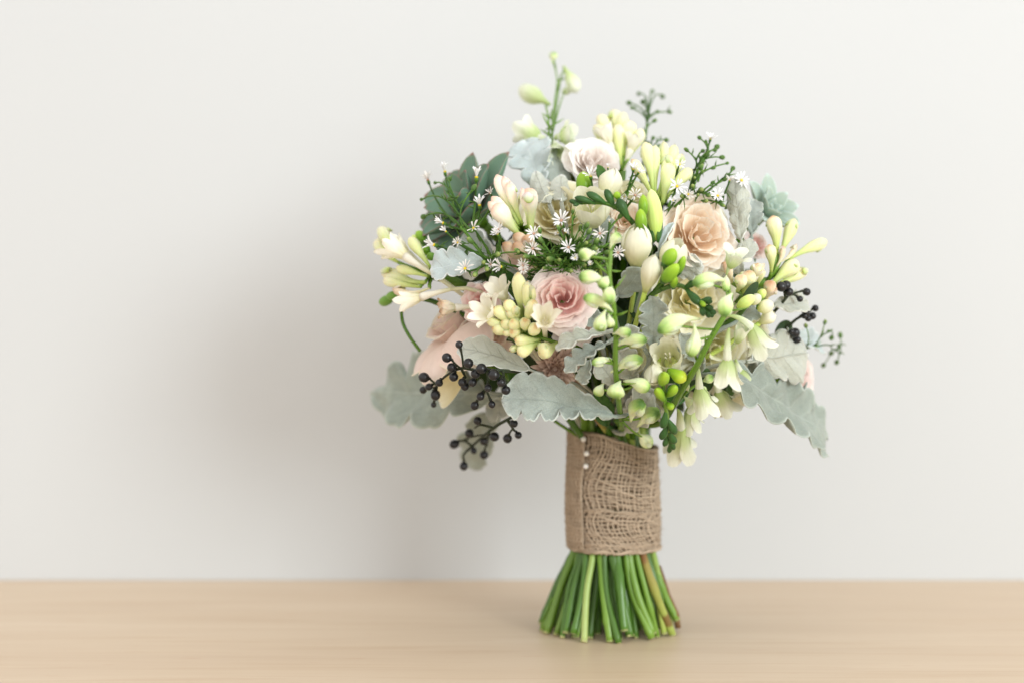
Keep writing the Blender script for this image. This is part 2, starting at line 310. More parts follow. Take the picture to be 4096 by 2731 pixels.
bouquet = bpy.data.objects.new('bouquet', None); col.objects.link(bouquet)
bouquet.location = BASE; bouquet.empty_display_size = 0.05
bouquet['label'] = 'hand-tied bouquet of pastel roses and cream flowers with burlap wrapped stems'
bouquet['category'] = 'bouquet'
def mat4(R, T):
    m = np.eye(4); m[:3, :3] = R; m[:3, 3] = T; return Matrix(m.tolist())
def part(name, mesh, origin, R=None, mat='stem', label=None, stuff=False):
    """mesh in world coordinates -> a part of the bouquet"""
    R = np.eye(3) if R is None else R
    V, F, U = mesh; V = (V-origin) @ R
    o = bpy.data.objects.new(name, mesh_data(name, V, F, U, M[mat])); col.objects.link(o)
    o.parent = bouquet; o.matrix_local = mat4(R, origin-BASE)
    if label: o['label'] = label
    if stuff: o['kind'] = 'stuff'
    o_info[o.name] = (origin, R); return o
o_info = {}
def sub(name, mesh, parent, mat, world=False, label=None):
    """mesh in the part's own coordinates (or world) -> a sub-part"""
    V, F, U = mesh
    if world:
        O, R = o_info[parent.name]; V = (V-O) @ R
    c = V.mean(0)
    o = bpy.data.objects.new(name, mesh_data(name, V-c, F, U, M[mat])); col.objects.link(o)
    o.parent = parent; o.location = c
    if label: o['label'] = label
    return o
def inst(name, me, parent, m4):
    o = bpy.data.objects.new(name, me); col.objects.link(o); o.parent = parent; o.matrix_local = m4; return o

def stem_path(P, z, n=12, spread=0.6):
    """from a flower back through the head to the binding point"""
    a = random.random()*2*PI; r = 0.020*math.sqrt(random.random())*spread/0.6
    nk = NECK + np.array([r*math.cos(a), r*math.sin(a), -0.006])
    hd = HEAD*0.45 + NECK*0.55 + (P-HEAD)*0.25
    return bez(P, P-np.asarray(z)*0.035, hd, nk, n)

# ------------------------------------------------------------------ the setting
def slab(name, x0, x1, y0, y1, z0, z1, mat):
    V = np.array([[x, y, z] for x in (x0, x1) for y in (y0, y1) for z in (z0, z1)], float)
    F = [(0, 1, 3, 2), (4, 6, 7, 5), (0, 4, 5, 1), (2, 3, 7, 6), (0, 2, 6, 4), (1, 5, 7, 3)]
    me = bpy.data.meshes.new(name); me.from_pydata(V.tolist(), [], F); me.materials.append(mat)
    o = bpy.data.objects.new(name, me); col.objects.link(o); o['kind'] = 'structure'; return o
slab('tabletop', -1.6, 1.6, -0.98, WALL_Y-0.0005, -0.03, 0.0, wood_material())
slab('wall', -2.2, 2.2, WALL_Y, WALL_Y+0.1, -0.6, 1.7, wall_material())

# ------------------------------------------------------------------ petal generators (local: z = the way the flower faces)
def wprof(t, a=0.5, b=3.0, c=0.5):
    f = lambda x: (x+0.02)**a*np.maximum(0, 1-x**b)**c
    xs = np.linspace(0, 1, 60); return f(t)/f(xs).max()
def strip(L, Wd, a0, a1, phi=0.0, r0=0.0, z0=0.0, cup=0.0, prof=(0.5, 3, 0.5), thick=0, nu=7, nv=9, tw=0.0, wav=0.0, seed=0.0, tipw=0.12):
    """free petal: leaves the axis at angle a0, ends at angle a1 (0 = along the axis, pi/2 = straight out)"""
    t = np.linspace(0, 1, nv); s = np.linspace(-1, 1, nu)
    ang = a0+(a1-a0)*t
    dr = np.sin(ang); dz = np.cos(ang); ds = L/(nv-1)
    r = r0+np.concatenate([[0], np.cumsum((dr[1:]+dr[:-1])/2)])*ds
    z = z0+np.concatenate([[0], np.cumsum((dz[1:]+dz[:-1])/2)])*ds
    w = Wd/2*np.maximum(wprof(t, *prof), tipw*(t > 0.5))
    nr, nz = -np.cos(ang), np.sin(ang)       # normal towards the axis
    Sx, Tt = np.meshgrid(s, t, indexing='ij')
    h = cup*np.abs(Sx)**2*w[None, :] + wav*Wd*np.sin(seed+5*Tt+2.4*Sx)*Tt
    lat = Sx*w[None, :]*(1-0.25*min(1, abs(cup))*np.abs(Sx)) + tw*L*Tt**2
    R_ = r[None, :]+nr[None, :]*h; Z_ = z[None, :]+nz[None, :]*h
    c, sn = math.cos(phi), math.sin(phi)
    return sheet(np.stack([R_*c-lat*sn, R_*sn+lat*c, Z_], 2), thick, nu, nv)
def wrap(rp, zp, wid, phi, tuck=0.0, rnd=0.22, ruf=0.0, seed=0.0, thick=0, nu=11, nv=9, tip=0.0, wpow=0.55):
    """petal that wraps round the axis: radius rp(t), height zp(t), angular width wid"""
    s = np.linspace(-1, 1, nu)[:, None]; t = np.linspace(0, 1, nv)[None, :]
    te = t*(1-rnd*np.abs(s)**3 + tip*(1-np.abs(s))*0.12)
    r = rp(te); z = zp(te)
    r = r + tuck*s*np.minimum(1, te*2) + ruf*np.sin(2.6*s*1.3+seed)*t**2 + ruf*0.5*np.sin(6.1*s+seed*2.3)*t**3 + ruf*0.4*np.sin(11.7*s+seed*3.1)*t**4
    z = z + ruf*0.7*np.sin(3.7*s+seed*1.7)*t**2
    ang = phi+s*wid/2*(wpow+(1-wpow)*np.sin(np.minimum(1, te*1.5)*PI/2))
    return sheet(np.stack([r*np.cos(ang), r*np.sin(ang), z+0*ang], 2), thick, nu, nv)

# ------------------------------------------------------------------ roses
def rose(px, py, df, rpx, d, inner, outer, label, N=30, openness=1.0, seed=0.0, reflex=0.0, flat=0.0, split=0.6, roll=0.0, ruf=1.0, name='rose'):
    P = Q(px, py, df); R = mm(rpx, dome(px, py)+df); Fm = frame(sdir(*d), roll=roll); z = Fm[:, 2]
    Pb = P - z*R*0.75
    pth = stem_path(Pb, z)
    hip = tube(np.array([P-z*R*k for k in (0.95, 0.85, 0.7, 0.55, 0.45)]), np.array([0.1, 0.2, 0.27, 0.24, 0.12])*R, 9)
    o = part(name, merge([tube(pth, 0.0022, 6), hip]), P, Fm, 'stem', label)
    rs = random.Random(int(seed*100)+int(px))
    for i in range(N):
        q = (i+0.5)/N; phi = i*2.39996+seed+rs.uniform(-.35, .35)
        wid = 2.35-0.5*q + rs.uniform(-.35, .35)
        rb = (0.04+0.14*q)*R; rt = R*(0.07+0.82*q**0.72*openness)*rs.uniform(.92, 1.09)
        zt = R*(0.36-0.04*q-(0.40+flat)*q**2.6)+R*rs.uniform(-.09, .07); zb = -0.42*R
        cq = (0.04+(0.24+reflex*0.5)*q**2)*R; cz = (0.02+(0.18+reflex)*q**2)*R
        def rp(t, rb=rb, rt=rt, cq=cq): return rb+(rt-rb)*np.sin(np.clip(t, 0, 1)*PI/2)**0.75 + cq*np.clip((t-0.68)/0.32, 0, 1.3)**2
        def zp(t, zb=zb, zt=zt, cz=cz): return zb+(zt-zb)*np.clip(t, 0, 1.2)**1.08 - cz*np.clip((t-0.68)/0.32, 0, 1.3)**2
        m = wrap(rp, zp, wid, phi, tuck=R*0.055, rnd=0.2, ruf=R*(0.03+0.035*q)*ruf, seed=rs.uniform(0, 6), nu=13, nv=10, tip=reflex)
        # each petal leans a little its own way
        a = rs.uniform(-.12, .12); b = rs.uniform(-.12, .12)
        Rt = np.array([[1, 0, b], [0, 1, a], [-b, -a, 1]]); m = (m[0] @ Rt.T, m[1], m[2])
        sub('petal', m, o, inner if q < split else outer)
    for k in range(5):
        sub('sepal', strip(R*0.8, R*0.28, 1.2, 2.3, k*1.2566+seed, r0=R*0.15, z0=-0.6*R, prof=(0.4, 1.5, 0.8), nu=5, nv=7), o, 'aster_green')
    return o

# ------------------------------------------------------------------ buds and small flowers
PROF = {
 'tuberose': ([0, .12, .3, .45, .6, .75, .87, .95, 1], [.26, .3, .42, .62, .88, 1, .9, .6, .14]),
 'egg':      ([0, .08, .2, .35, .55, .75, .88, .96, 1], [.3, .5, .78, .96, 1, .86, .62, .36, .08]),
 'long':     ([0, .1, .25, .45, .6, .78, .9, .97, 1], [.3, .42, .62, .85, 1, .92, .68, .4, .08]),
 'lark':     ([0, .1, .25, .38, .5, .66, .82, .93, 1], [.13, .2, .36, .58, .84, 1, .92, .68, .3]),
 'berry':    ([0, .06, .14, .3, .5, .7, .86, .96, 1], [.2, .3, .55, .88, 1, .95, .7, .4, .12]),
}
def bud_mesh(A, B, w, prof='tuberose', bend=0.12, side=None, n=18, m=14, lobes=3, amp=0.07, phase=0.0):
    A, B = np.asarray(A), np.asarray(B); L = np.linalg.norm(B-A); d = (B-A)/L
    if side is None: side = np.array([0, 0, 1.0])
    side = unit(side-d*np.dot(side, d)) if np.linalg.norm(np.cross(side, d)) > 1e-3 else np.array([1.0, 0, 0])
    t = np.linspace(0, 1, m); t = t**0.9
    path = A+np.outer(t, B-A)+np.outer(np.sin(PI*t)*bend*L, side)
    xs, ys = PROF[prof]
    return tube(path, np.interp(t, xs, ys)*w/2, n, lobes=lobes, amp=amp, lobe_t=1.6, phase=phase)

def tuberose(label, base, buds, mat='tube_bud', prof='tuberose', spread=0.6, stem=True):
    """a stalk with its buds; a bud is (tip x, tip y, tip df, base x, base y, base df, width px[, material])"""
    P = Q(*base); z = outward(P)
    o = part('tuberose_stalk', tube(stem_path(P, z), np.linspace(0.003, 0.0026, 12), 7), P, None, 'stem', label)
    for i, b in enumerate(buds):
        T = Q(*b[:3]); A = Q(*b[3:6]); f = dome(b[0], b[1])+b[2]
        sd = outward(T)*random.uniform(.2, 1)+rng.normal(size=3)*0.4
        w = mm(b[6], f); mt = b[7] if len(b) > 7 else mat
        L = np.linalg.norm(T-A)
        sub('bud', bud_mesh(A, T, w, prof, random.uniform(.02, .10), sd, phase=random.uniform(0, 6), amp=0.12), o, mt, world=True)
        if L > 0.009:      # parted tip: three short overlapping tepal tips
            d = unit(T-A); Fm = frame(d, roll=random.uniform(0, 6))
            for k in range(3):
                ln = L*.30; q = strip(ln, w*0.74, 0.0, -2.1*math.asin(min(.85, .44*w/ln)), k*2.094, r0=w*0.49, z0=L*0.735, cup=0.55, prof=(0.3, 2.6, 0.6), thick=0.0003, nu=7, nv=8)
                sub('tepal', xf(q, Fm, A), o, mt, world=True)
        gr = stem_twig(P, A, 0.0011)
        sub('pedicel', gr, o, 'stem', world=True)
    return o
def stem_twig(A, B, r, sag=0.15, n=6):
    A, B = np.asarray(A), np.asarray(B); mid = (A+B)/2+outward((A+B)/2)*np.linalg.norm(B-A)*sag
    return tube(bez(A, mid, B, n=n), r, 5)

def tuberose_floret(label, base, mouth, lpx, wpx, spread=1.1, seed=0, mat='tube_petal', inner=True, tubemat='tube_petal'):
    """open waxy floret: slender tube, six tepals in two rings"""
    A = Q(*base); B = Q(*mouth); d = unit(B-A); Lt = np.linalg.norm(B-A); f = dome(*mouth[:2])+mouth[2]
    L, Wd = mm(lpx*1.08, f), mm(wpx*.76, f); Fm = frame(d, roll=seed)
    t = np.linspace(0, 1, 9)
    tb = tube(A+np.outer(t, B-A)+np.outer(np.sin(PI*t)*0.04*Lt, outward(B)), np.interp(t, [0, .5, .85, 1], [.16, .22, .34, .36])*Wd, 9)
    o = part('tuberose_floret', merge([tb, tube(stem_path(A, d), 0.0012, 5)]), B, Fm, tubemat, label)
    for k in range(6):
        ring = k % 2; a1 = spread*random.uniform(.75, 1.2)*(0.85 if ring else 1.1)
        sub('petal', strip(L*random.uniform(.9, 1.08), Wd*random.uniform(.85, 1.1), 0.2+0.15*spread, a1, k*PI/3+random.uniform(-.12, .12), r0=Wd*0.24, z0=-L*0.05,
            cup=random.uniform(.15, .45), prof=(0.42, 3.0, 0.6), nu=7, nv=10, wav=0.09, seed=k*1.7, tw=random.uniform(-.08, .08)), o, mat)
    if inner:
        for k in range(4):
            sub('stamen', strip(L*0.35, Wd*0.10, 0.1, 0.3, k*1.6, r0=Wd*0.08, z0=0, prof=(0.3, 4, .5), nu=3, nv=5), o, 'tube_petal')
    return o

def freesia_flower(label, base, tip, wpx, openness=0.0, roll=0.0, mat='freesia', name='freesia_flower', neck=True):
    """goblet of six overlapping tepals; openness 0 = closed egg, 1 = wide open"""
    A = Q(*base); B = Q(*tip); d = unit(B-A); L = np.linalg.norm(B-A); f = dome(*tip[:2])+tip[2]
    R = mm(wpx, f)/2; Fm = frame(d, roll=roll)
    st = stem_path(A, d)
    nt = tube(np.array([A+d*L*k for k in (-0.02, .08, .2, .3)]), np.array([.2, .26, .4, .5])*R, 9)
    o = part(name, merge([nt, tube(st, 0.0014, 6)]), A, Fm, 'freesia_lime', label)
    for k in range(6):
        outer = k % 2 == 0; sc = 1.0 if outer else 0.9
        top = 0.16+0.84*openness
        def rp(t, sc=sc): return R*sc*(0.26+0.74*np.sin(np.clip(t*1.45, 0, 1)*PI/2)**1.2)*(1-(1-top)*np.clip((t-0.62)/0.38, 0, 1.15)**2.0) + R*0.35*openness*np.clip((t-0.7)/.3, 0, 1.2)**2
        zz = L*(1.0 if outer else 0.97)*random.uniform(.96, 1.02)
        def zp(t, zz=zz): return zz*(t*(1-0.15*openness*t))
        m = wrap(rp, zp, 2.3 if openness < .5 else 1.7, k*PI/3+(0.1 if outer else 0), tuck=R*0.05, rnd=0.30, ruf=R*0.03, seed=random.uniform(0, 6), nu=11, nv=12, tip=0.5, wpow=0.7)
        sub('petal', m, o, mat)
    if openness > .4:
        for k in range(4):
            tp = tube(np.array([[0.06*R*math.cos(k*1.6), 0.06*R*math.sin(k*1.6), L*0.25], [0.15*R*math.cos(k*1.6), 0.15*R*math.sin(k*1.6), L*0.62], [0.22*R*math.cos(k*1.6+.3), 0.22*R*math.sin(k*1.6+.3), L*0.74]]), np.array([.03, .03, .06])*R, 5)
            sub('stamen', tp, o, 'tube_petal')
    return o
def bud_sprig(name, label, path_pts, buds, mat='bud_green', stem_mat='stem_dark', prof='egg', sr=0.0014, budname='bud', to_neck=True, bract=None):
    """stalk through path points with side buds (base x,y,df -> tip x,y,df, width px, material)"""
    pts = [Q(*p) for p in path_pts]
    full = smooth(pts, 6)
    pieces = [tube(full, np.linspace(sr*1.15, sr*0.75, len(full)), 7)]
    if to_neck: pieces.append(tube(stem_path(pts[0], unit(pts[min(1, len(pts)-1)]-pts[0])*0.6+outward(pts[0])*0.4), sr*1.1, 6))
    o = part(name, merge(pieces), pts[0], None, stem_mat, label)
    for b in buds:
        A = Q(*b[0:3]); T = Q(*b[3:6]); f = dome(b[3], b[4])+b[5]; w = mm(b[6], f)
        sub(budname, bud_mesh(A, T, w, prof, random.uniform(.0, .08), outward(T)+rng.normal(size=3)*.3, phase=random.uniform(0, 6), lobes=3, amp=0.10), o, b[7] if len(b) > 7 else mat, world=True)
        j = int(np.argmin(np.linalg.norm(full-A, axis=1)))
        if np.linalg.norm(full[j]-A) > 0.001:
            sub('pedicel', stem_twig(full[j], A, sr*0.6, 0.1), o, stem_mat, world=True)
        if bract:
            d = unit(T-A); L = np.linalg.norm(T-A); Fm = frame(d, roll=random.uniform(0, 6))
            for k in range(2):
                sub('bract', xf(strip(L*0.55, w*0.9, 0.5, -0.1, k*PI, r0=w*0.16, z0=-L*0.05, cup=0.6, prof=(0.3, 1.6, .8), thick=.0005, nu=5, nv=6), Fm, A), o, bract, world=True)
    return o
def smooth(pts, k=6):
    pts = [np.asarray(p) for p in pts]
    if len(pts) == 2: return bez(pts[0], (pts[0]+pts[1])/2, pts[1], n=k+1)
    ext = [2*pts[0]-pts[1]]+pts+[2*pts[-1]-pts[-2]]; out = []
    for i in range(1, len(ext)-2):
        p0, p1, p2, p3 = ext[i-1:i+3]
        for t in np.linspace(0, 1, k, endpoint=False):
            out.append(0.5*((2*p1)+(-p0+p2)*t+(2*p0-5*p1+4*p2-p3)*t*t+(-p0+3*p1-3*p2+p3)*t**3))
    out.append(pts[-1]); return np.array(out)

def lark_bud(o, tail, nose, wpx, root=None, mat='larkspur_bud'):
    """closed larkspur floret: swollen nose, spur running back into a thin tail"""
    A = Q(*tail); T = Q(*nose); f = dome(nose[0], nose[1])+nose[2]; w = mm(wpx, f)
    sd = np.array([0, 0, 1.0])+rng.normal(size=3)*.3
    sub('bud', bud_mesh(A, T, w, 'lark', 0.10, sd, lobes=5, amp=0.17, phase=random.uniform(0, 6), m=16), o, mat, world=True)
    L = np.linalg.norm(T-A); d = unit(T-A); Fm = frame(d, roll=random.uniform(0, 6))
    for k in range(3):
        sub('sepal', xf(strip(L*0.50, w*0.75, 0.5, -0.85, k*2.09, r0=w*0.30, z0=L*0.52, cup=.7, prof=(.35, 2.4, .6), thick=.0005, nu=5, nv=8), Fm, A), o, mat, world=True)
    if root is not None:
        Rt = Q(*root); C = A*0.35+T*0.65
        sub('pedicel', stem_twig(Rt, C-d*w*0.1, 0.0007, 0.25), o, 'stem_dark', world=True)
def lark_bell(label, spur, throat, mouth, wpx, flare=0.6, roll=0.0):
    """open larkspur floret: long spur, swollen throat, five flared sepals"""
    A = Q(*spur); B = Q(*throat); C = Q(*mouth); f = dome(*mouth[:2])+mouth[2]; R = mm(wpx, f)/2
    d = unit(C-B); L = np.linalg.norm(C-B); Fm = frame(d, roll=roll)
    side = unit(np.array([0, 0, 1])*0.6+rng.normal(size=3)*.2)
    sp = tube(bez(A, (A+B)/2+side*0.003, B+d*L*.15, n=10), np.linspace(R*0.10, R*0.42, 10), 8)
    o = part('larkspur_floret', sp, B, Fm, 'larkspur', label)
    for k in range(5):
        def rp(t): return R*(0.30+0.52*np.sin(np.clip(t*1.7, 0, 1)*PI/2)) + R*flare*np.clip((t-.55)/.45, 0, 1.2)**2
        zz = L*random.uniform(.9, 1.06)
        def zp(t, zz=zz): return zz*t*(1-.1*flare*t)
        sub('sepal', wrap(rp, zp, 1.75, k*1.2566, tuck=R*.07, rnd=.36, ruf=R*.10, seed=random.uniform(0, 6), nu=9, nv=10, tip=1.0, wpow=.7), o, 'larkspur')
    for k in range(3):
        sub('petal', strip(L*.7, R*.7, .2, .35, k*2.1+.5, r0=R*.2, z0=L*.15, cup=.5, nu=5, nv=7, wav=.1, seed=k), o, 'larkspur')
    return o

# ------------------------------------------------------------------ lobed silver leaves
def silver_leaf(label, base, tip, wpx, face=(0, 0.2, 1), mat='dusty', bend=0.1, roll=0.3, lobes=4, depth=0.45, seed=0, under=False, ripple=0.05, pet=0.12, env=(0.55, 2.6, 0.55), stem=True, thick=0.0010, skew=0.0, name='silver_leaf', fold=0.0, scallop=0.14, asym=(1, 1)):
    A = Q(*base); B = Q(*tip); f = dome(*tip[:2])+tip[2]; Wd = mm(wpx, f)
    L = np.linalg.norm(B-A); y = (B-A)/L; n = sdir(*face); n = unit(n-y*np.dot(n, y)); x = np.cross(y, n)
    nu, nv = 23, 64
    s = np.linspace(-1, 1, nu)[:, None]; t = np.linspace(0, 1, nv)[None, :]
    rs = random.Random(seed*13+5)
    ph = [rs.uniform(0, .3), rs.uniform(.1, .5)]
    e = np.where(t < pet, 0.06, np.maximum(0.02, wprof(np.clip((t-pet)/(1-pet), 0, 1), *env)))
    half = []
    for k in (0, 1):
        tt = np.clip((t-pet)/(1-pet), 0, 1)
        lob = np.abs(np.sin(PI*(lobes*tt**0.9+ph[k])))**0.5
        sc = np.abs(np.sin(PI*(lobes*2.0*tt**0.9+ph[k]*2)))**0.6
        half.append(e*(1-asym[k]*depth*1.45*(1-lob)*(1-0.35*tt))*(1-asym[k]*scallop*(1-sc)))
    w = Wd/2*np.where(s < 0, half[0], half[1])
    as_ = np.abs(s)
    yy = L*(t + 0.10*(as_**1.3)*np.sin(PI*np.clip((t-pet)/(1-pet), 0, 1))*(Wd/L))
    # cross-section rolled into an arc
    arc = roll*(0.5+0.5*np.sin(PI*t)); a = s*arc
    lat = np.where(np.abs(arc) < 1e-3, s*w, np.sin(a)/np.where(np.abs(arc) < 1e-3, 1, arc)*w)
    hz = np.where(np.abs(arc) < 1e-3, 0*s*w, (np.cos(a)-1)/np.where(np.abs(arc) < 1e-3, 1, arc)*w)*-1.0
    hz = hz + fold*np.abs(s)*w
    hz = hz + ripple*Wd*as_**2*np.sin(lobes*2*PI*t*1.1+np.where(s < 0, ph[0]*9, ph[1]*9+1.3)) + 0.03*Wd*np.sin(9*t+3*s+seed) + 0.018*Wd*np.sin(17*t-5*s+seed*2)
    hz = hz + bend*L*4*t*(1-t)*0.5 - bend*L*0.9*np.clip(t-.55, 0, 1)**2*4*0.4
    sg = -1.0 if not under else 1.0
    dist = as_*w
    hz = hz + sg*0.0006*np.exp(-(dist/0.0010)**2)*np.clip(1.2-t, 0, 1)
    tv = (t-pet)/(1-pet)-0.16*as_
    vein = np.exp(-((np.mod(tv*lobes*1.5+0.3, 1.0)-0.5)/0.07)**2)*np.clip(1.05-as_, 0, 1)*np.clip(as_*4, 0, 1)
    lat = lat + skew*L*(t**2)
    P = A + yy[..., None]*y + lat[..., None]*x + hz[..., None]*n
    m = sheet(P, thick, nu, nv)
    pieces = [m]
    if stem: pieces.append(tube(stem_path(A+y*L*0.03, y*0.7+outward(A)*0.3), 0.0013, 6))
    return part(name, merge(pieces), A, None, mat, label)

def blade(A, B, wd, n, bend=.15, mat='leaf_green', thick=.0006, cup=.3):
    A, B = np.asarray(A), np.asarray(B); L = np.linalg.norm(B-A); y = (B-A)/L; n = unit(n-y*np.dot(n, y)); x = np.cross(y, n)
    s = np.linspace(-1, 1, 7)[:, None]; t = np.linspace(0, 1, 12)[None, :]
    w = wd/2*np.maximum(.03, wprof(t, .5, 1.9, .7))
    P = A+(L*t)[..., None]*y+(s*w)[..., None]*x+(bend*L*4*t*(1-t)*.5+cup*w*s*s)[..., None]*n
    return sheet(P, thick)

# ------------------------------------------------------------------ succulents
def succulent(label, px, py, df, rpx, d, mat, rings, seed=0.0, roll=0.0, lw=.62):
    P = Q(px, py, df); R = mm(rpx, dome(px, py)+df); Fm = frame(sdir(*d), roll=roll); z = Fm[:, 2]
    o = part('succulent_rosette', merge([tube(stem_path(P-z*R*.2, z), .003, 7), tube(np.array([P-z*R*.3, P, P+z*R*.15]), np.array([.1, .2, .08])*R, 8)]), P, Fm, 'stem', label)
    i = 0
    for (n, L, a0, a1, z0) in rings:
        for k in range(n):
            phi = i*2.39996+seed; i += 1
            nu, nv = 9, 12
            t = np.linspace(0, 1, nv)
            th = 0.13*R*np.sin(PI*np.clip(t*.9+.08, 0, 1))[None, :]*(1-np.linspace(-1, 1, nu)[:, None]**2*.92)
            m = strip(R*L*random.uniform(.92, 1.06), R*L*lw, a0+random.uniform(-.06, .06), a1+random.uniform(-.08, .08), phi, r0=R*.08, z0=z0*R, cup=.42, prof=(.55, 2.1, .8), thick=th, nu=nu, nv=nv, tipw=.04)
            sub('leaf', m, o, mat)
    return o

# ------------------------------------------------------------------ asters
def needles(path, k, L, r=0.00022):
    out = []
    for _ in range(k):
        j = random.uniform(.15, .97)*(len(path)-1); i = int(j); p = path[i]+(path[min(i+1, len(path)-1)]-path[i])*(j-i)
        d = unit(path[min(i+1, len(path)-1)]-path[max(0, i-1)]); q = unit(d*0.9+rng.normal(size=3)*.75)
        l = L*random.uniform(.6, 1.2)
        out.append(tube(np.array([p, p+q*l*.5+d*l*.05, p+q*l+d*l*.2]), np.array([1, 1.3, .25])*r*1.6, 4))
    return out
RAY = {}
for nm, mt in (('f', 'aster'), ('w', 'aster_wilt')):
    for v in range(3):
        V, F, U = strip(1, .19, 1.0, (1.45, 1.75, 2.1)[v], 0, r0=.13, z0=.02, cup=.25, prof=(.5, 4, .4), thick=.02, nu=5, nv=8, wav=.06, seed=v)
        RAY[nm+str(v)] = mesh_data('ray_petal', V, F, U, M[mt])
th_ = np.linspace(0, 1, 6)
DISC = {k: mesh_data('disc', *tube(np.array([[0, 0, z] for z in (-.02, .06, .12, .16, .17)]), np.array([.12, .17, .15, .09, .02]), 10), M[m]) for k, m in (('y', 'disc_y'), ('b', 'disc_b'))}
def aster(px, py, df, rpx, d=None, root=None, kind='f', disc='y', openness=1.0, n=14, needle=5, label=None):
    P = Q(px, py, df); R = mm(rpx, dome(px, py)+df)
    z = outward(P)*0.6+np.array([0, -.5, .25]) if d is None else sdir(*d); z = unit(z)
    Fm = frame(z, roll=random.uniform(0, 6))
    if root is None: path = stem_path(P, z, 12)
    else:
        A = Q(*root); path = bez(P, P-z*0.4*np.linalg.norm(P-A), A, n=9)
    pcs = [tube(path, np.linspace(.0005, .0008, len(path)), 5), xf(tube(np.array([[0, 0, q] for q in (-.5, -.42, -.25, -.05, .02)]), np.array([.05, .13, .19, .18, .12]), 9), Fm*R, P)]
    if needle: pcs += needles(path[:7], needle, .006)
    o = part('aster_flower', merge(pcs), P, Fm, 'aster_green', label or ('small white aster with %s centre' % ('yellow' if disc == 'y' else 'brown')))
    for k in range(n):
        if random.random() < (.16 if kind == 'w' else .07): continue
        a = k*2*PI/n+random.uniform(-.16, .16); s = R*random.uniform(.74, 1.1)
        tilt = (1-openness)*0.95
        rz = Matrix.Rotation(a, 4, 'Z') @ Matrix.Rotation(-tilt+random.uniform(-.12, .12), 4, 'Y') @ Matrix.Scale(s, 4)
        inst('ray_petal', RAY[kind+str(random.choice((0, 0, 1, 2) if kind == 'w' else (0, 0, 1)))], o, rz)
    inst('disc', DISC[disc], o, Matrix.Scale(R, 4))
    return o
BUD_MESH = [mesh_data('bud', *bud_mesh((0, 0, 0), (0.02*k, 0, 1), .62, 'egg', .0, n=9, m=9, lobes=5, amp=.10), M['aster_dim']) for k in range(3)]
def aster_buds(label, root, tips, sz=15, mid=None, needle=3, branch=.5, r=.00055, tomain=True, chain=True):
    """sprig of closed buds on thin stalks that meet at a root"""
    A = Q(*root); ends = [Q(*t) for t in tips]; c = sum(ends)/len(ends)
    Mx = Q(*mid) if mid else A*.5+c*.5
    main = bez(A, (A+Mx)/2+rng.normal(size=3)*.001, Mx, n=7)
    pcs = [tube(main, r*1.5, 5)]
    if tomain: pcs.append(tube(stem_path(A, unit(Mx-A)), r*1.6, 5))
    mats = []; nodes = list(main)
    for e, tp in sorted(zip(ends, tips), key=lambda q: np.linalg.norm(q[0]-A)):
        de = np.linalg.norm(e-A); L0 = np.linalg.norm(Mx-A)
        g = unit(unit(Mx-A)+unit(e-A)*.6)
        cand = [p for p in nodes if np.linalg.norm(p-A) < max(.35*L0, de-.006) and np.dot(unit(e-p+1e-9), g) > .72] or [main[0]]
        p0 = min(cand, key=lambda p: np.linalg.norm(p-e)+abs(np.linalg.norm(p-e)-.013)*.8)
        l = np.linalg.norm(e-p0); ax = unit(p0-A) if np.linalg.norm(p0-A) > 1e-4 else unit(Mx-A)
        path = bez(p0, p0+ax*l*.45+rng.normal(size=3)*.0008, e, n=8)
        if chain: nodes += list(path[1:5])
        pcs.append(tube(path, np.linspace(r*1.15, r*.8, 8), 5)); pcs += needles(path, needle, .0045)
        d = unit(path[-1]-path[-2]); f = dome(tp[0], tp[1])+tp[2]
        mats.append((e, d, mm(sz*random.uniform(.75, 1.3), f)))
    pcs += needles(main, needle*2, .005)
    o = part('aster_bud_sprig', merge(pcs), A, None, 'aster_green', label)
    for e, d, s in mats:
        Fm = frame(d, roll=random.uniform(0, 6))*s
        inst('bud', random.choice(BUD_MESH), o, mat4(Fm, e-A-d*s*.15))
    return o

# ------------------------------------------------------------------ berries
BER = [mesh_data('berry', *bud_mesh((0, 0, 0), (0, .03*k, 1), .84+.05*k, 'berry', .0, n=14, m=12, lobes=4, amp=.02), M['berry']) for k in range(3)]
def berries(label, main_pts, bs, szpx=24, stem_r=.00085, tomain=True, branches=()):
    pts = smooth([Q(*p) for p in main_pts], 5)
    pcs = [tube(pts, np.linspace(stem_r*1.2, stem_r*.8, len(pts)), 6)]
    for br in branches:
        q = smooth([Q(*p) for p in br], 5); pcs.append(tube(q, np.linspace(stem_r, stem_r*.7, len(q)), 6)); pts = np.vstack([pts, q])
    if tomain: pcs.append(tube(stem_path(pts[0], unit(pts[1]-pts[0])), stem_r*1.2, 6))
    pl = []
    for b in bs:
        E = Q(b[0], b[1], b[2]); s = mm((b[3] if len(b) > 3 else szpx)*random.uniform(.84, 1.14), dome(b[0], b[1])+b[2])
        j = int(np.argmin(np.hypot(pts[:, 0]-E[0], pts[:, 2]-E[2])+np.abs(rng.normal(size=len(pts)))*.002)); p0 = pts[max(0, j-1)]
        d = unit(unit(E-p0)+np.array([0, 0, -.35]))
        pcs.append(tube(bez(p0, (p0+E)/2+np.array([0, 0, .0015])+rng.normal(size=3)*.0006, E-d*s*.45, n=7), np.array([1, 1, 1, 1, 1, 1.25, 1.5])*stem_r*.75, 5))
        pl.append((E, d, s))
    o = part('berry_cluster', merge(pcs), pts[0], None, 'berry_stem', label)
    for E, d, s in pl:
        inst('berry', random.choice(BER), o, mat4(frame(d, roll=random.uniform(0, 6))*s, E-pts[0]-d*s*.5))
    return o

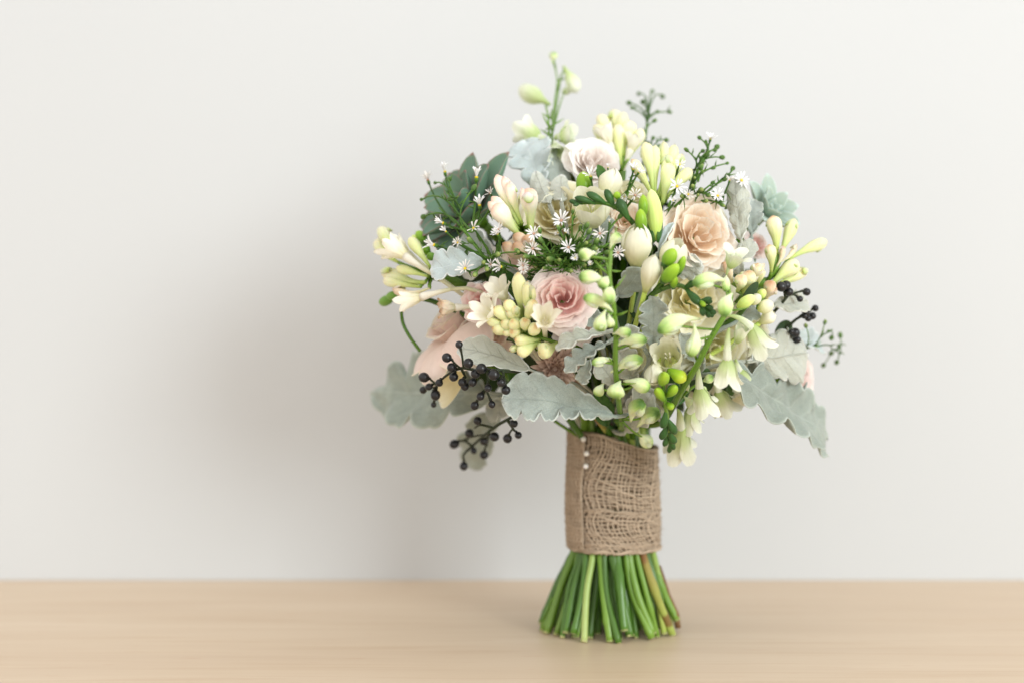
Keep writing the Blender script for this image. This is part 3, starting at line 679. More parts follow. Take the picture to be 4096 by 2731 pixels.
# ------------------------------------------------------------------ handle: cut stems, burlap wrap, pearl pins
AX0 = W(1411, 1258, 0); AX1 = W(1408, 1005, 0)          # wrap axis, bottom and top
ZB, ZT, RW = AX0[2], AX1[2], 0.0275
def axis(z): k = (z-ZB)/(ZT-ZB); return np.array([AX0[0]+(AX1[0]-AX0[0])*k, 0.0])
def stem_bundle():
    idx = 0
    mats = ['stem_dark', 'stem', 'stem_dark', 'stem_dark', 'stem', 'stem_dark', 'stem_light', 'stem_dark', 'stem', 'stem_dark', 'stem']
    for n, rho in ((38, .97), (28, .76), (14, .42)):
        for k in range(n):
            th = 2*PI*(k+random.uniform(-.22, .22))/n + rho*3
            tw = 0.30+random.uniform(-.14, .14); rr = rho*random.uniform(.93, 1.05)
            r = random.uniform(.0017, .0026)
            mt = mats[(idx*3+k) % len(mats)] if rho > .9 else random.choice(['stem_dark', 'stem_dark', 'stem'])
            front = math.sin(th+tw) < -.35
            pts = []
            for z, rad, dt in ((0.128, .021, -.25), (0.09, .0225, -.12), (0.055, .0242, 0.0), (0.028, .0325, tw*.55), (0.0, .0418, tw)):
                a = th+dt; c = axis(max(z, ZB-.02)) if z > .05 else np.array([AX0[0]*(z/.055)+BASE[0]*(1-z/.055), 0])
                jit = rng.normal(size=2)*(.0013 if z < .03 else .0006)
                pts.append(np.array([c[0]+rad*rr*math.cos(a)+jit[0], rad*rr*math.sin(a)+jit[1], z]))
            zend = .0004+(abs(rng.normal())*.0030 if random.random() < .55 else 0)
            pts[-1][2] = zend
            path = smooth(pts, 7)
            rad = np.full(len(path), r)*np.interp(np.linspace(0, 1, len(path)), [0, 1], [.95, 1.03])
            for nd in range(random.choice((0, 1, 1, 2, 2))):     # nodes
                j = random.uniform(.5, .95)*len(path); x = np.arange(len(path)); rad = rad*(1+.22*np.exp(-((x-j)/.8)**2))
            V, F, U = tube(path, rad, 10, lobes=random.choice((0, 4, 5)), amp=.05)
            V[:, 2] = np.maximum(V[:, 2], .0003)
            O = path[-1]; brown = rho > .9 and (abs((th+tw) % (2*PI) - 5.2) < .10 or abs((th+tw) % (2*PI) - 5.75) < .08)
            o = part('stem', (V, F, U), O, None, 'stem_brown' if brown else mt)
            d = unit(path[-1]-path[-2])
            ce = tube(np.array([path[-1]-d*.0010, path[-1]-d*.0004, path[-1]+d*.00025]), np.array([r*1.035, r*1.04, r*.96]), 10)
            ce[0][:, 2] = np.maximum(ce[0][:, 2], .0002)
            sub('cut_end', ce, o, 'cut', world=True)
            idx += 1
    # a short brown twig end and a torn fibre
    p = np.array([BASE[0]+.0425, -.004, 0.0])
    part('twig', tube(np.array([p+[-.0105, .004, .040], p+[-.005, .002, .022], p+[-.0005, 0, .010], p+[.0008, 0, .0018]]), np.array([.0010, .0013, .0021, .0019]), 8), p, None, 'stem_bark')
    p = np.array([BASE[0]-.0430, -.006, .0006])
    part('stem_fibre', tube(np.array([p, p+[.003, 0, .009], p+[.008, .001, .020]]), np.array([.0004, .0007, .0009]), 5), p, None, 'stem')
stem_bundle()

def ztop(th): return ZT+.0005-.0065*np.cos(th)+.0012*np.sin(3*th+1)
def rwrap(z, th): k = (z-ZB)/(ZT-ZB); return RW*(1+.025*np.sin(k*PI*1.15)+.012*np.sin(2*th+3*k)+.014*np.sin(5*k+1))
def wrap_pt(th, k, dr):
    """k 0..1 from the bottom to the slanted top of the wrap"""
    zt = ztop(th); z = ZB+(zt-ZB)*k; r = rwrap(z, th)+dr
    ax = AX0[0]+(AX1[0]-AX0[0])*(z-ZB)/(ZT-ZB)
    return np.stack([ax+r*np.cos(th), r*np.sin(th), z], -1)
core_th = np.linspace(0, 2*PI, 41)
def closed(path): return path
def strand(path, r, name, parent, mat):
    V, F, U = tube(path, r, 6, cap=True); U = U*np.array([1, 6]); U[:, 1] = U[:, 1] % 1.0
    return sub(name, (V, F, U), parent, mat, world=True)
def burlap():
    org = np.array([AX0[0], 0, ZB])
    # inner cloth layer carried by the part itself
    nth, nk = 72, 26
    th = np.linspace(0, 2*PI, nth); kk = np.linspace(0.01, .985, nk)
    TH, KK = np.meshgrid(th, kk, indexing='ij')
    P = wrap_pt(TH, KK, -.0026+0*TH)
    V, F, U = sheet(P, .0006)
    o = part('burlap_wrap', (V, F, U), org, None, 'lining', 'loosely woven brown burlap band wound round the stems')
    NW, NV = 38, 62
    dis = lambda k, th: .30*np.sin(2*PI*(k*1.25+.1))*(0.6+.4*np.sin(th*2+.6))*(k > .36) + (.26*np.sin(2*PI*(k*1.5+.35)))*(k <= .36)
    for layer, dr, mat, rad in ((0, 0.0, 'jute', .00060), (1, -.0015, 'jute_in', .00058)):
        nw = NW if layer == 0 else 30; nvv = NV if layer == 0 else 54
        tt = np.linspace(0, 2*PI, 110)
        for i in range(nw):                                        # round threads
            k0 = (i+.5)/nw
            wob = .012*np.sin(2*tt+i*.35+layer)+.009*np.sin(5*tt+i*1.1)+.012*np.sin(tt+1.3+.2*i)+.005*np.sin(11*tt+i*2.1)+random.uniform(-.006, .006)
            k = np.clip(k0+wob+(.020*np.sin(tt*1.0+2.4) if k0 > .36 else -.018*np.sin(tt+2.4)), .012, .985)
            weave = .00034*np.cos(nvv/2*tt+PI*i)
            p = wrap_pt(tt, k, dr+weave)
            strand(p+rng.normal(size=p.shape)*.00016, rad*random.uniform(.75, 1.25), 'thread', o, mat)
        for j in range(nvv):                                       # upright threads
            k = np.linspace(.0, 1.0, 44); t0 = 2*PI*(j+random.uniform(-.22, .22))/nvv
            tht = t0+dis(k, t0)+.02*np.sin(9*k+j)+(.05 if layer else 0)
            weave = -.00034*np.cos(nw*PI*k+PI*j)
            p = wrap_pt(tht, k, dr+weave)
            strand(p+rng.normal(size=p.shape)*.00016, rad*random.uniform(.75, 1.25), 'thread', o, mat)
    # rolled hems: bottom edge, overlap in the middle, top edge
    tt = np.linspace(0, 2*PI, 130)
    for k0, R0, n, sl in ((.018, .0013, 4, 0.0), (.365, .0009, 3, .018), (.985, .0008, 3, 0.0), (.075, .0008, 2, .006)):
        for q in range(n):
            a = tt*(9+q)+q*2*PI/n
            p = wrap_pt(tt, np.clip(k0+sl*np.sin(tt+2.2)+.004*np.sin(6*tt+q)+R0*.55*np.sin(a)/.068, .006, .995), .0004+R0*.55*np.cos(a))
            strand(p, R0*.62, 'hem_strand', o, 'jute')
    # the loose end folded over and pinned
    th = np.linspace(math.radians(186), math.radians(226), 18)[:, None]; kk = np.linspace(.03, .985, 26)[None, :]
    dr = .0016+.0004*np.sin(25*kk+8*th)+0*th
    sub('flap', sheet(wrap_pt(th+.03*np.sin(9*kk), kk+0*th, dr), .0009), o, 'flapcloth', world=True)
    for i in range(15):
        k = np.linspace(.03, .985, 60); t0 = math.radians(187+39*i/14)
        strand(wrap_pt(t0+.03*np.sin(9*k)+.01*np.sin(14*k+i), k, .0021+.00030*np.cos(26*PI*k+PI*i)), .00045*random.uniform(.8, 1.2), 'thread', o, 'jute')
    for i in range(34):
        k0 = .035+.945*i/33; t0 = np.linspace(math.radians(186), math.radians(226), 40)
        k = np.clip(k0+.006*np.sin(8*t0+i), .03, .985)
        strand(wrap_pt(t0+.03*np.sin(9*k), k, .0021-.00030*np.cos(15*(t0-t0[0])/(t0[-1]-t0[0])*PI+PI*i)), .00045*random.uniform(.8, 1.2), 'thread', o, 'jute')
    for q in range(3):
        k = np.linspace(.42, .99, 60); a = k*60+q*2.1
        strand(wrap_pt(math.radians(226)+.03*np.sin(9*k)+.018*np.cos(a), k, .0021+.0004*np.sin(a)), .00046, 'hem_strand', o, 'jute')
    # stray fibres
    fz = []
    for _ in range(1300):
        t0 = random.uniform(0, 2*PI); k = random.random(); p = wrap_pt(np.array(t0), np.array(k), .0003)
        out = np.array([math.cos(t0), math.sin(t0), 0]); q = unit(out*random.uniform(.2, 1)+rng.normal(size=3)*.6)
        l = random.uniform(.001, .0038)
        fz.append(tube(np.array([p, p+q*l*.6, p+unit(q+rng.normal(size=3)*.6)*l]), .00007, 3))
    f = sub('fibre_fuzz', merge(fz), o, 'jute', world=True); f['kind'] = 'stuff'
    for (px, py) in ((1336, 1008), (1347, 1041), (1345, 1070)):
        c = W(px, py, .0245); n = unit([c[0]-AX0[0], c[1], 0]); 
        c = np.array([axis(c[2])[0], 0, c[2]])+n*(rwrap(c[2], math.atan2(n[1], n[0]))+.0028)
        a = np.linspace(0, PI, 9)
        sub('pearl_pin', tube(c-np.outer(np.cos(a), n)*.0017, np.maximum(.00005, np.sin(a)*.0017), 12), o, 'pearl', world=True, label='small white pearl headed pin')
def weave_mat(name, c1, c2):
    N = NT(name); uv = N.n('ShaderNodeTexCoord')
    nz = N.n('ShaderNodeTexNoise'); nz.inputs['Scale'].default_value = 900; nz.inputs['Detail'].default_value = 4; N.l(uv.outputs['Object'], nz.inputs['Vector'])
    n2 = N.n('ShaderNodeTexNoise'); n2.inputs['Scale'].default_value = 160; N.l(uv.outputs['Object'], n2.inputs['Vector'])
    c = N.ramp(N.math('ADD', N.math('MULTIPLY', nz.outputs[0], .6), N.math('MULTIPLY', n2.outputs[0], .4)), [(.3, c1), (.7, c2)])
    N.l(c, N.p.inputs['Base Color']); N.p.inputs['Roughness'].default_value = .95; N.p.inputs['Specular IOR Level'].default_value = .05
    b = N.n('ShaderNodeBump'); b.inputs['Strength'].default_value = .6; b.inputs['Distance'].default_value = .001
    N.l(nz.outputs[0], b.inputs['Height']); N.l(b.outputs[0], N.p.inputs['Normal']); return N.m
M['lining'] = weave_mat('burlap_lining', '#6a6850', '#85765e')
M['flapcloth'] = weave_mat('dense_burlap', '#8b7865', '#a5927e')
burlap()

# picture quadrants used for measuring
def q1(x, y, d=0.0): return (850+.2442*x, 344.5+.2442*y, d)
def q2(x, y, d=0.0): return (1378+.2442*x, 344.5+.2442*y, d)
def q3(x, y, d=0.0): return (850+.2442*x, 689+.2442*y, d)
def q4(x, y, d=0.0): return (1378+.2442*x, 689+.2442*y, d)
def p_(x, y, d=0.0): return (x, y, d)

# ------------------------------------------------------------------ dark filler foliage inside the head
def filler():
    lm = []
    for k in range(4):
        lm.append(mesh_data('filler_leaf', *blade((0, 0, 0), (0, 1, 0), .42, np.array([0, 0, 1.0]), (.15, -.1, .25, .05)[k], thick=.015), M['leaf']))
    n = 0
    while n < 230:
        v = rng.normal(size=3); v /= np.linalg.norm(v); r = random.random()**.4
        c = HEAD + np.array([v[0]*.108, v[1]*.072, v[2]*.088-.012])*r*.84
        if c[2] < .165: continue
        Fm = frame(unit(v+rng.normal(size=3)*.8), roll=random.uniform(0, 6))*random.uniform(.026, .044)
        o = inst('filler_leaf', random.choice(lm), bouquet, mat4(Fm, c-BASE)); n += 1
filler()

# ------------------------------------------------------------------ roses
rose(*q2(930, 790, -.022), 92, (.22, .22, 1), 'peach', 'peach', 'full open peach garden rose beside white freesia', N=24, seed=.4, split=2, ruf=1.4, openness=1.05)
rose(*q1(1810, 1390, .006), 80, (-.05, .22, 1), 'pink', 'pink_outer', 'open pink rose with deep pink centre beside the cream tuberose', N=28, seed=1.1, split=.62)
R3 = rose(*q3(740, 245, -.042), 96, (-.55, .62, .22), 'blush', 'blush', 'large blush rose seen side-on with broad reflexed petals above the black berries', N=14, seed=2.2, reflex=.1, openness=.8, split=2)
RB = mm(98, .05)
for (ph, L, Wd, a0, a1) in [(-.25, 2.15, 1.6, .85, 2.75), (-1.0, 1.75, 1.35, .85, 2.6), (.75, 1.5, 1.4, .9, 2.3), (-1.75, 1.3, 1.2, .9, 2.2), (-.5, 1.5, 1.0, 1.1, 2.3), (1.6, 1.2, 1.2, .9, 2.0)]:
    sub('petal', strip(RB*L, RB*Wd, a0, a1, ph, r0=RB*.22, z0=-RB*.30, cup=-.2, prof=(.42, 2.6, .6), nu=13, nv=16, wav=.035, seed=ph*3), R3, 'blush')
sub('petal', blade(Q(*q3(900, 700, -.005)), Q(*q3(655, 965, .0)), mm(70), sdir(-.3, .2, 1), .05, cup=.5, thick=0), R3, 'cream_rose', world=True)
rose(*q1(1050, 1420, -.012), 46, (-.25, .1, 1), 'hot_pink', 'hot_pink', 'small rosy pink ruffled rose between tuberose and blush rose', N=18, seed=.9, split=2, ruf=2)
rose(*q1(1740, 590, -.035), 84, (-.15, .45, .8), 'cream_rose', 'cream_rose', 'cream yellow rose behind the pink tipped tuberose buds', N=24, seed=3.0, split=2)
rose(*p_(1362, 372, -.045), 64, (.12, .45, .85), 'pale_blush', 'pale_blush', 'pale blush rose at the crown of the bouquet', N=26, seed=4.0, split=2)
rose(*q2(860, 1400, -.03), 98, (.1, .12, 1), 'cream_rose', 'white_rose', 'cream rose under the drooping freesia buds', N=16, seed=5.0, split=.45, ruf=1.6)
rose(*q4(1880, 720, -.034), 66, (.8, .1, .5), 'pink_outer', 'pink_outer', 'pale pink rose peeping out behind the lowest silver leaf', N=20, seed=.2, split=2)
rose(*q2(230, 660, -.035), 50, (-.1, .2, 1), 'peach', 'peach', 'peach rose mostly hidden behind white freesia', N=20, seed=.7, split=2)
rose(*q4(1090, 450, -.034), 98, (.15, -.25, 1), 'white_rose', 'white_rose', 'white rose behind the larkspur stalk', N=16, seed=1.7, split=2)
rose(*q4(1220, 960, -.05), 66, (.5, -.8, .1), 'white_rose', 'white_rose', 'cream rose hanging low under the head', N=16, seed=2.7, split=2)
rose(*q2(1470, 900, -.05), 36, (.4, .3, .8), 'hot_pink', 'pink_outer', 'small pink rose deep behind the pale curled leaf', N=16, seed=3.7, split=.5)
rose(*q2(280, 420, -.05), 60, (.1, .7, .6), 'white_rose', 'white_rose', 'white rose behind the upper asters', N=20, seed=6.1, split=2)
rose(*p_(1190, 480, -.06), 50, (-.3, .7, .5), 'cream_rose', 'pale_blush', 'pale rose behind the dark succulent', N=16, seed=5.5, split=.5)

for k, (c, r, d, m, lab) in enumerate([
        (q4(330, 520, -.03), 52, (-.1, 0, 1), 'white_rose', 'white rose deep behind the larkspur buds'), (q4(650, 230, -.03), 58, (.1, 0, 1), 'cream_rose', 'cream rose behind the scalloped silver leaf'),
        (q2(1180, 1420, -.03), 52, (.2, 0, 1), 'white_rose', 'white rose behind the upper larkspur buds'), (q4(1430, 330, -.035), 56, (.4, 0, .9), 'white_rose', 'white rose behind the spurred bell'),
        (q4(560, 900, -.03), 48, (.1, -.3, 1), 'white_rose', 'white rose low behind the hanging freesia spray'), (q1(1420, 1010, -.035), 52, (-.2, .2, 1), 'blush', 'blush rose deep under the wilting tuberose buds'),
        (q3(1950, 250, -.02), 54, (.05, -.3, 1), 'pink_outer', 'pale pink rose below the pink rose'), (q3(1150, 330, -.03), 50, (-.3, -.1, 1), 'blush', 'blush rose behind the pale smooth leaf'),
        (q2(1000, 560, -.045), 50, (.3, .6, .7), 'white_rose', 'white rose behind the peach rose'), (q1(1010, 1010, -.04), 50, (-.5, .3, .8), 'pale_blush', 'pale rose behind the left aster spray'),
        (q4(900, 760, -.03), 52, (.2, -.3, 1), 'white_rose', 'white rose behind the thick larkspur stalk')]):
    rose(*c, r, d, m, m, lab, N=13, seed=7.3+k*1.3, split=2, ruf=1.5)

# ------------------------------------------------------------------ succulents
succulent('dark green succulent rosette with reddish leaf margins', *q1(960, 600, -.05), 140, (-.62, .5, .48), 'succ',
          [(3, .45, .15, .4, .05), (4, .75, .5, .75, .0), (5, .98, .85, 1.0, -.05), (6, 1.08, 1.2, 1.3, -.1)], seed=.3, lw=.66)
succulent('pale blue green succulent rosette behind curled silver leaf', *q2(1540, 610, -.055), 84, (.45, .5, .7), 'succ_blue',
          [(3, .5, .15, .3, .05), (4, .8, .45, .6, 0), (6, 1.05, .85, 1.0, -.05)], seed=1.1, lw=.62)

# ------------------------------------------------------------------ silver leaves
silver_leaf('tall blue grey lobed leaf at the upper left crown', p_(1248, 440, -.05), p_(1206, 322, -.045), 122, (-.2, .2, 1), 'dusty_blue', bend=.06, roll=.35, lobes=3, depth=.5, seed=1)
silver_leaf('grey leaf folded upright beside the pale crown rose', p_(1290, 450, -.05), p_(1278, 342, -.048), 92, (.3, .1, 1), 'dusty', bend=.05, roll=-.9, lobes=2, depth=.3, seed=2)
silver_leaf('cupped pale leaf left of pair below the crown', q1(1690, 520, -.02), q1(1560, 225, -.035), 56, (0, .2, 1), 'dusty_pale', bend=-.12, roll=-1.1, lobes=2, depth=.2, seed=3, under=True)
silver_leaf('cupped pale leaf right of pair below the crown', q1(1800, 500, -.02), q1(1800, 250, -.035), 58, (.1, .2, 1), 'dusty_pale', bend=-.12, roll=-1.1, lobes=2, depth=.25, seed=4, under=True)
silver_leaf('whitish leaf drooping beside the left tuberose', q1(1130, 1060, -.005), q1(560, 1130, .012), 92, (.0, .45, 1), 'dusty_blue', bend=.16, roll=.7, lobes=3, depth=.3, seed=5, ripple=.04)
silver_leaf('wide grey green lobed leaf spreading out behind the berries', q3(1270, 900, -.03), q3(-20, 870, -.045), 190, (-.1, .25, 1), 'dusty_dark', bend=.06, roll=.4, lobes=4, depth=.45, seed=6, ripple=.05, env=(.7, 1.25, 1.0), asym=(.8, 1.1))
silver_leaf('hanging grey leaf behind the lower berries', q3(1250, 880, -.06), q3(900, 1560, -.075), 95, (-.1, .1, 1), 'dusty_dark', bend=.05, roll=.3, lobes=3, depth=.4, seed=7)
silver_leaf('small hanging leaf behind the berry stalk', q3(1500, 900, -.05), q3(1080, 1050, -.055), 70, (-.1, .2, 1), 'dusty_pale', bend=.05, roll=.3, lobes=3, depth=.4, seed=27)
silver_leaf('big felted silver leaf lying across the top of the handle', q3(2330, 1100, .012), q3(1245, 915, .026), 140, (-.05, .5, 1), 'dusty', asym=(1.25, .25), bend=.14, roll=.75, lobes=6, depth=.36, seed=8, ripple=.03, env=(.7, 4.5, .5), pet=.05, thick=.0014, scallop=.18)
silver_leaf('pale smooth leaf underside below the cream tuberose', q3(1580, 690, .0), q3(830, 440, .006), 82, (-.05, .5, 1), 'dusty_pale', bend=.12, roll=.6, lobes=2, depth=.16, seed=9, under=True, env=(.6, 4, .5))
silver_leaf('upright scalloped silver leaf between larkspur and cream rose', q4(500, 460, .0), q4(500, -30, .006), 78, (.0, .1, 1), 'dusty', bend=.08, roll=.45, lobes=4, depth=.42, seed=10, pet=.06, scallop=.2)
silver_leaf('grey leaf tucked under the dark succulent', q1(1180, 1010, -.025), q1(850, 830, -.018), 80, (-.2, .3, 1), 'dusty', bend=.06, roll=.4, lobes=2, depth=.2, seed=33)
for k, (p, q, w, m, lab) in enumerate([
        (q4(340, 780, -.02), q4(180, 480, -.014), 78, 'dusty_pale', 'pale leaf filling in behind the larkspur buds'), (q4(860, 820, -.024), q4(620, 930, -.02), 66, 'dusty_dark', 'grey green leaf under the open cream freesia'),
        (q4(960, 740, -.03), q4(1230, 980, -.03), 92, 'dusty_pale', 'pale leaf behind the large hanging bell'), (q4(220, 1260, -.02), q4(470, 900, -.006), 84, 'dusty_pale', 'pale leaf above the wrap behind green buds'),
        (q3(2260, 1200, -.03), q3(2110, 880, -.02), 74, 'dusty_pale', 'pale leaf above the wrap behind the big felted leaf'), (q3(1560, 760, -.03), q3(1290, 640, -.02), 80, 'dusty_dark', 'grey leaf behind the berry stalk'),
        (q4(1200, 640, -.03), q4(1480, 760, -.02), 90, 'dusty', 'grey leaf between the white rose and the lowest leaf'), (q2(1180, 1150, -.03), q2(1330, 1040, -.02), 60, 'dusty_pale', 'pale leaf under the peach rose'),
        (q1(1420, 1260, -.03), q1(1130, 1180, -.02), 64, 'dusty', 'grey leaf in the hollow above the small pink rose'), (q2(700, 1180, -.03), q2(960, 1080, -.016), 70, 'dusty_pale', 'silver leaf edge showing below the peach rose')]):
    if k in (1, 2, 4, 5, 8):
        silver_leaf(lab.replace('pale', 'dark green').replace('grey', 'dark green').replace('green green', 'green'), p, q, w*.8, (.05, .25, 1), 'leaf_green', bend=.06, roll=.4, lobes=1, depth=.1, seed=40+k, name='green_leaf', scallop=.04, thick=.0006, env=(.6, 2.0, .8)); continue
    silver_leaf(lab, p, q, w, (.05, .25, 1), m, bend=.06, roll=.4, lobes=3, depth=.25, seed=40+k, ripple=.06)
silver_leaf('small scalloped side leaf beside the larkspur stalk', q4(430, 470, .0), q4(255, 240, .006), 44, (-.3, .1, 1), 'dusty', bend=.1, roll=.6, lobes=3, depth=.35, seed=30)
silver_leaf('rounded grey leaf under the white freesia', q2(150, 1400, -.008), q2(400, 1130, .004), 70, (.1, -.1, 1), 'dusty_dark', bend=.05, roll=.4, lobes=2, depth=.12, seed=11)
silver_leaf('blue grey leaf behind the larkspur buds', q1(2200, 1460, -.012), q1(1950, 1290, -.002), 60, (-.2, .1, 1), 'dusty', bend=.1, roll=.6, lobes=2, depth=.2, seed=12)
silver_leaf('grey leaf beside the drooping larkspur bud', q1(2200, 1700, -.012), q1(2020, 1500, -.004), 50, (-.2, .1, 1), 'dusty_dark', bend=.1, roll=.6, lobes=2, depth=.2, seed=31)
silver_leaf('curled silver leaf rolled over below the pink rose', q3(2230, 300, .008), q3(1750, 450, .02), 56, (0, .7, .8), 'dusty_pale', bend=.14, roll=1.2, lobes=3, depth=.3, seed=13, ripple=.08)
silver_leaf('frilled silver leaf curling over the brown flower', q3(2250, 390, .006), q3(1830, 670, .018), 58, (.1, .7, .8), 'dusty', bend=.16, roll=1.2, lobes=4, depth=.35, seed=14, ripple=.12)
silver_leaf('small hanging leaf beside the brown flower', q3(2080, 540, .004), q3(1985, 780, .008), 40, (-.2, .1, 1), 'dusty', bend=.12, roll=.8, lobes=3, depth=.3, seed=15, ripple=.1)
silver_leaf('grey leaf behind the larkspur stalk', q3(2330, 820, -.012), q3(2130, 560, -.006), 60, (0, .2, 1), 'dusty_pale', bend=.05, roll=.3, lobes=2, depth=.2, seed=16)
silver_leaf('pale leaf behind the lower larkspur buds', q4(560, 1120, -.01), q4(330, 820, -.01), 64, (0, .2, 1), 'dusty_pale', bend=.05, roll=.3, lobes=2, depth=.2, seed=17)
silver_leaf('pale veined leaf underside beside the larkspur bells', q4(1370, 580, -.01), q4(1950, 500, -.002), 140, (.1, .15, 1), 'dusty_pale', bend=.04, roll=-.3, lobes=3, depth=.22, seed=18, under=True, env=(.6, 3.4, .5))
silver_leaf('largest grey green leaf drooping at the lower right', q4(1260, 730, .008), q4(2160, 1310, .016), 170, (.1, .55, 1), 'dusty_dark', bend=.07, roll=.55, lobes=5, depth=.42, seed=19, ripple=.05, env=(.22, 5, .5), pet=.0, asym=(1.1, .8))
silver_leaf('tall pale leaf with curled frilly edge beside the peach rose', q2(1330, 900, -.008), q2(1265, 280, -.012), 66, (-.5, .1, 1), 'dusty_pale', bend=-.05, roll=-.8, lobes=4, depth=.25, seed=20, ripple=.08)
silver_leaf('fuzzy grey lobed leaf in front of the blue succulent', q2(1430, 830, -.02), q2(1420, 450, -.025), 60, (.1, .1, 1), 'dusty', bend=.05, roll=.4, lobes=3, depth=.3, seed=21)
silver_leaf('small pale rounded leaf right of the peach rose', q2(1310, 1060, -.015), q2(1450, 860, -.015), 44, (.1, .1, 1), 'dusty_pale', bend=.05, roll=.3, lobes=1, depth=.1, seed=22)
silver_leaf('slender silver leaf edge poking up by white freesia', q2(540, 980, .002), q2(690, 680, .006), 26, (-.6, .1, .7), 'dusty_blue', bend=.1, roll=1.0, lobes=3, depth=.2, seed=23)
silver_leaf('pale leaf between the right berries', q2(1600, 1480, -.01), q2(1960, 1420, -.015), 64, (.2, .4, 1), 'dusty_pale', bend=.06, roll=.4, lobes=3, depth=.25, seed=24)
silver_leaf('blue grey leaf above the pale pink rose', q4(1790, 330, -.03), q4(2100, 440, -.04), 66, (.2, .4, 1), 'dusty_blue', bend=.06, roll=.5, lobes=3, depth=.3, seed=25)
silver_leaf('grey cupped leaf behind the central asters', q1(2180, 960, -.018), q1(2130, 620, -.008), 92, (0, .1, 1), 'dusty', bend=-.1, roll=-.7, lobes=2, depth=.18, seed=26, under=True)
silver_leaf('grey scalloped leaf tucked under the larkspur buds', q4(980, 600, -.006), q4(770, 330, .004), 62, (-.3, .1, 1), 'dusty', bend=.1, roll=.6, lobes=3, depth=.3, seed=28, ripple=.1)
silver_leaf('grey leaf behind the white florets on the right', q4(1300, 200, -.015), q4(1480, 80, -.012), 50, (.2, .2, 1), 'dusty', bend=.1, roll=.6, lobes=2, depth=.2, seed=29)

# ------------------------------------------------------------------ tuberoses
def tb(lst, qf, dt=0.012, db=-.012): return [(*qf(a, b, dt), *qf(c, d, db), w*.2442) + ((m[0],) if m else ()) for (a, b, c, d, w, *m) in lst]
tuberose('upright pink tipped tuberose buds left of centre', q1(1440, 760, -.03), tb([
    (1190, 235, 1400, 700, 125), (1255, 250, 1410, 690, 115), (1310, 300, 1430, 690, 105), (1425, 360, 1490, 720, 95),
    (1485, 365, 1515, 770, 165), (1112, 490, 1380, 790, 110), (1165, 515, 1400, 800, 185), (1145, 440, 1390, 740, 110)], q1), 'tube_bud_pink')
tuberose('wilting tan tuberose buds under the pink tipped buds', q1(1600, 1130, -.03), tb([
    (1248, 875, 1540, 1090, 120), (1350, 880, 1580, 1110, 140), (1350, 800, 1540, 960, 120), (1450, 830, 1590, 1000, 120)], q1, .0, -.02), 'tube_wilt')
tuberose('tuberose stalk with buds at the far left', q1(610, 1180, -.02), tb([
    (115, 745, 340, 980, 118), (70, 850, 270, 1060, 110), (375, 830, 570, 1110, 110, 'tube_bud_green'), (110, 1140, 520, 1245, 135),
    (130, 1225, 470, 1290, 95), (250, 1110, 540, 1190, 90, 'tube_bud_green'), (215, 1310, 560, 1300, 80, 'tube_wilt')], q1, .004, -.002))
tuberose_floret('open waxy white tuberose floret facing left', q1(590, 1170, .0), q1(330, 1000, .012), 66, 38, .75, .3)
tuberose_floret('second white tuberose floret behind the left one', q1(560, 1130, -.01), q1(350, 970, -.0), 50, 32, .6, .9)
tuberose_floret('drooping cream tuberose floret with browned edge', q1(760, 1310, .0), q1(480, 1385, .01), 58, 36, .38, 1.3)
tuberose_floret('browned tuberose floret above the blush rose', q3(1000, 60, -.01), q3(800, 70, .0), 40, 34, .5, .5, 'tube_wilt')
tuberose('cream tuberose spike with a rosette of small buds', q3(1450, 290, .0), tb([
    (1280, 105, 1400, 210, 78), (1362, 65, 1420, 190, 88), (1335, 195, 1420, 250, 118), (1235, 205, 1390, 250, 105), (1090, 185, 1330, 240, 92),
    (1330, 295, 1440, 280, 118), (1250, 302, 1400, 300, 78), (1145, 260, 1380, 340, 125), (1160, 70, 1370, 220, 125), (1275, 5, 1400, 180, 118),
    (1455, 185, 1470, 300, 112), (1560, 245, 1600, 350, 125), (1545, 0, 1460, 180, 120)], lambda x, y, d: q3(x, y, d) if d > .01 else q3(x*.45+1450*.55, y*.45+285*.55, d), .016, .004) + tb([
    (1390, 1155, 1430, 1600, 140), (1480, 1245, 1470, 1590, 105), (1520, 1280, 1490, 1590, 90)], q1, .018, -.002) + tb([
    (1385, 505, 1600, 400, 130), (1590, 490, 1760, 400, 165), (1360, 375, 1600, 370, 115), (1310, 470, 1500, 400, 70)], q3, .016, .004), 'tube_bud_green')
tuberose_floret('open cream tuberose floret right of the bud rosette', q3(1650, 350, .0), q3(1645, 210, .02), 60, 40, .6, .2)
tuberose_floret('open cream tuberose floret left of the bud rosette', q3(1330, 260, -.005), q3(1160, 150, .01), 58, 42, .9, .7)
tuberose_floret('cream tuberose floret above the bud rosette', q3(1400, 160, -.01), q1(1270, 1390, .002), 56, 42, .7, .1)
tuberose_floret('cream tuberose floret against the pink rose', q3(1480, 150, -.005), q1(1540, 1390, .0), 40, 32, .6, .1)
tuberose('pale tuberose stalk at the top of the bouquet', p_(1428, 392, -.06), [
    (1378, 266, -.055, 1418, 360, -.055, 30), (1406, 255, -.055, 1422, 355, -.055, 33), (1432, 262, -.05, 1428, 350, -.055, 30), (1452, 285, -.05, 1432, 360, -.055, 34),
    (1368, 290, -.05, 1412, 370, -.055, 28), (1474, 300, -.05, 1440, 370, -.055, 30), (1420, 290, -.045, 1425, 380, -.055, 34)], 'tube_bud')
tuberose_floret('pale tuberose floret low on the top stalk', p_(1420, 385, -.06), p_(1400, 330, -.048), 44, 32, .55, .4)
tuberose_floret('pale tuberose floret right on the top stalk', p_(1432, 390, -.06), p_(1448, 345, -.05), 42, 32, .55, 1.0)
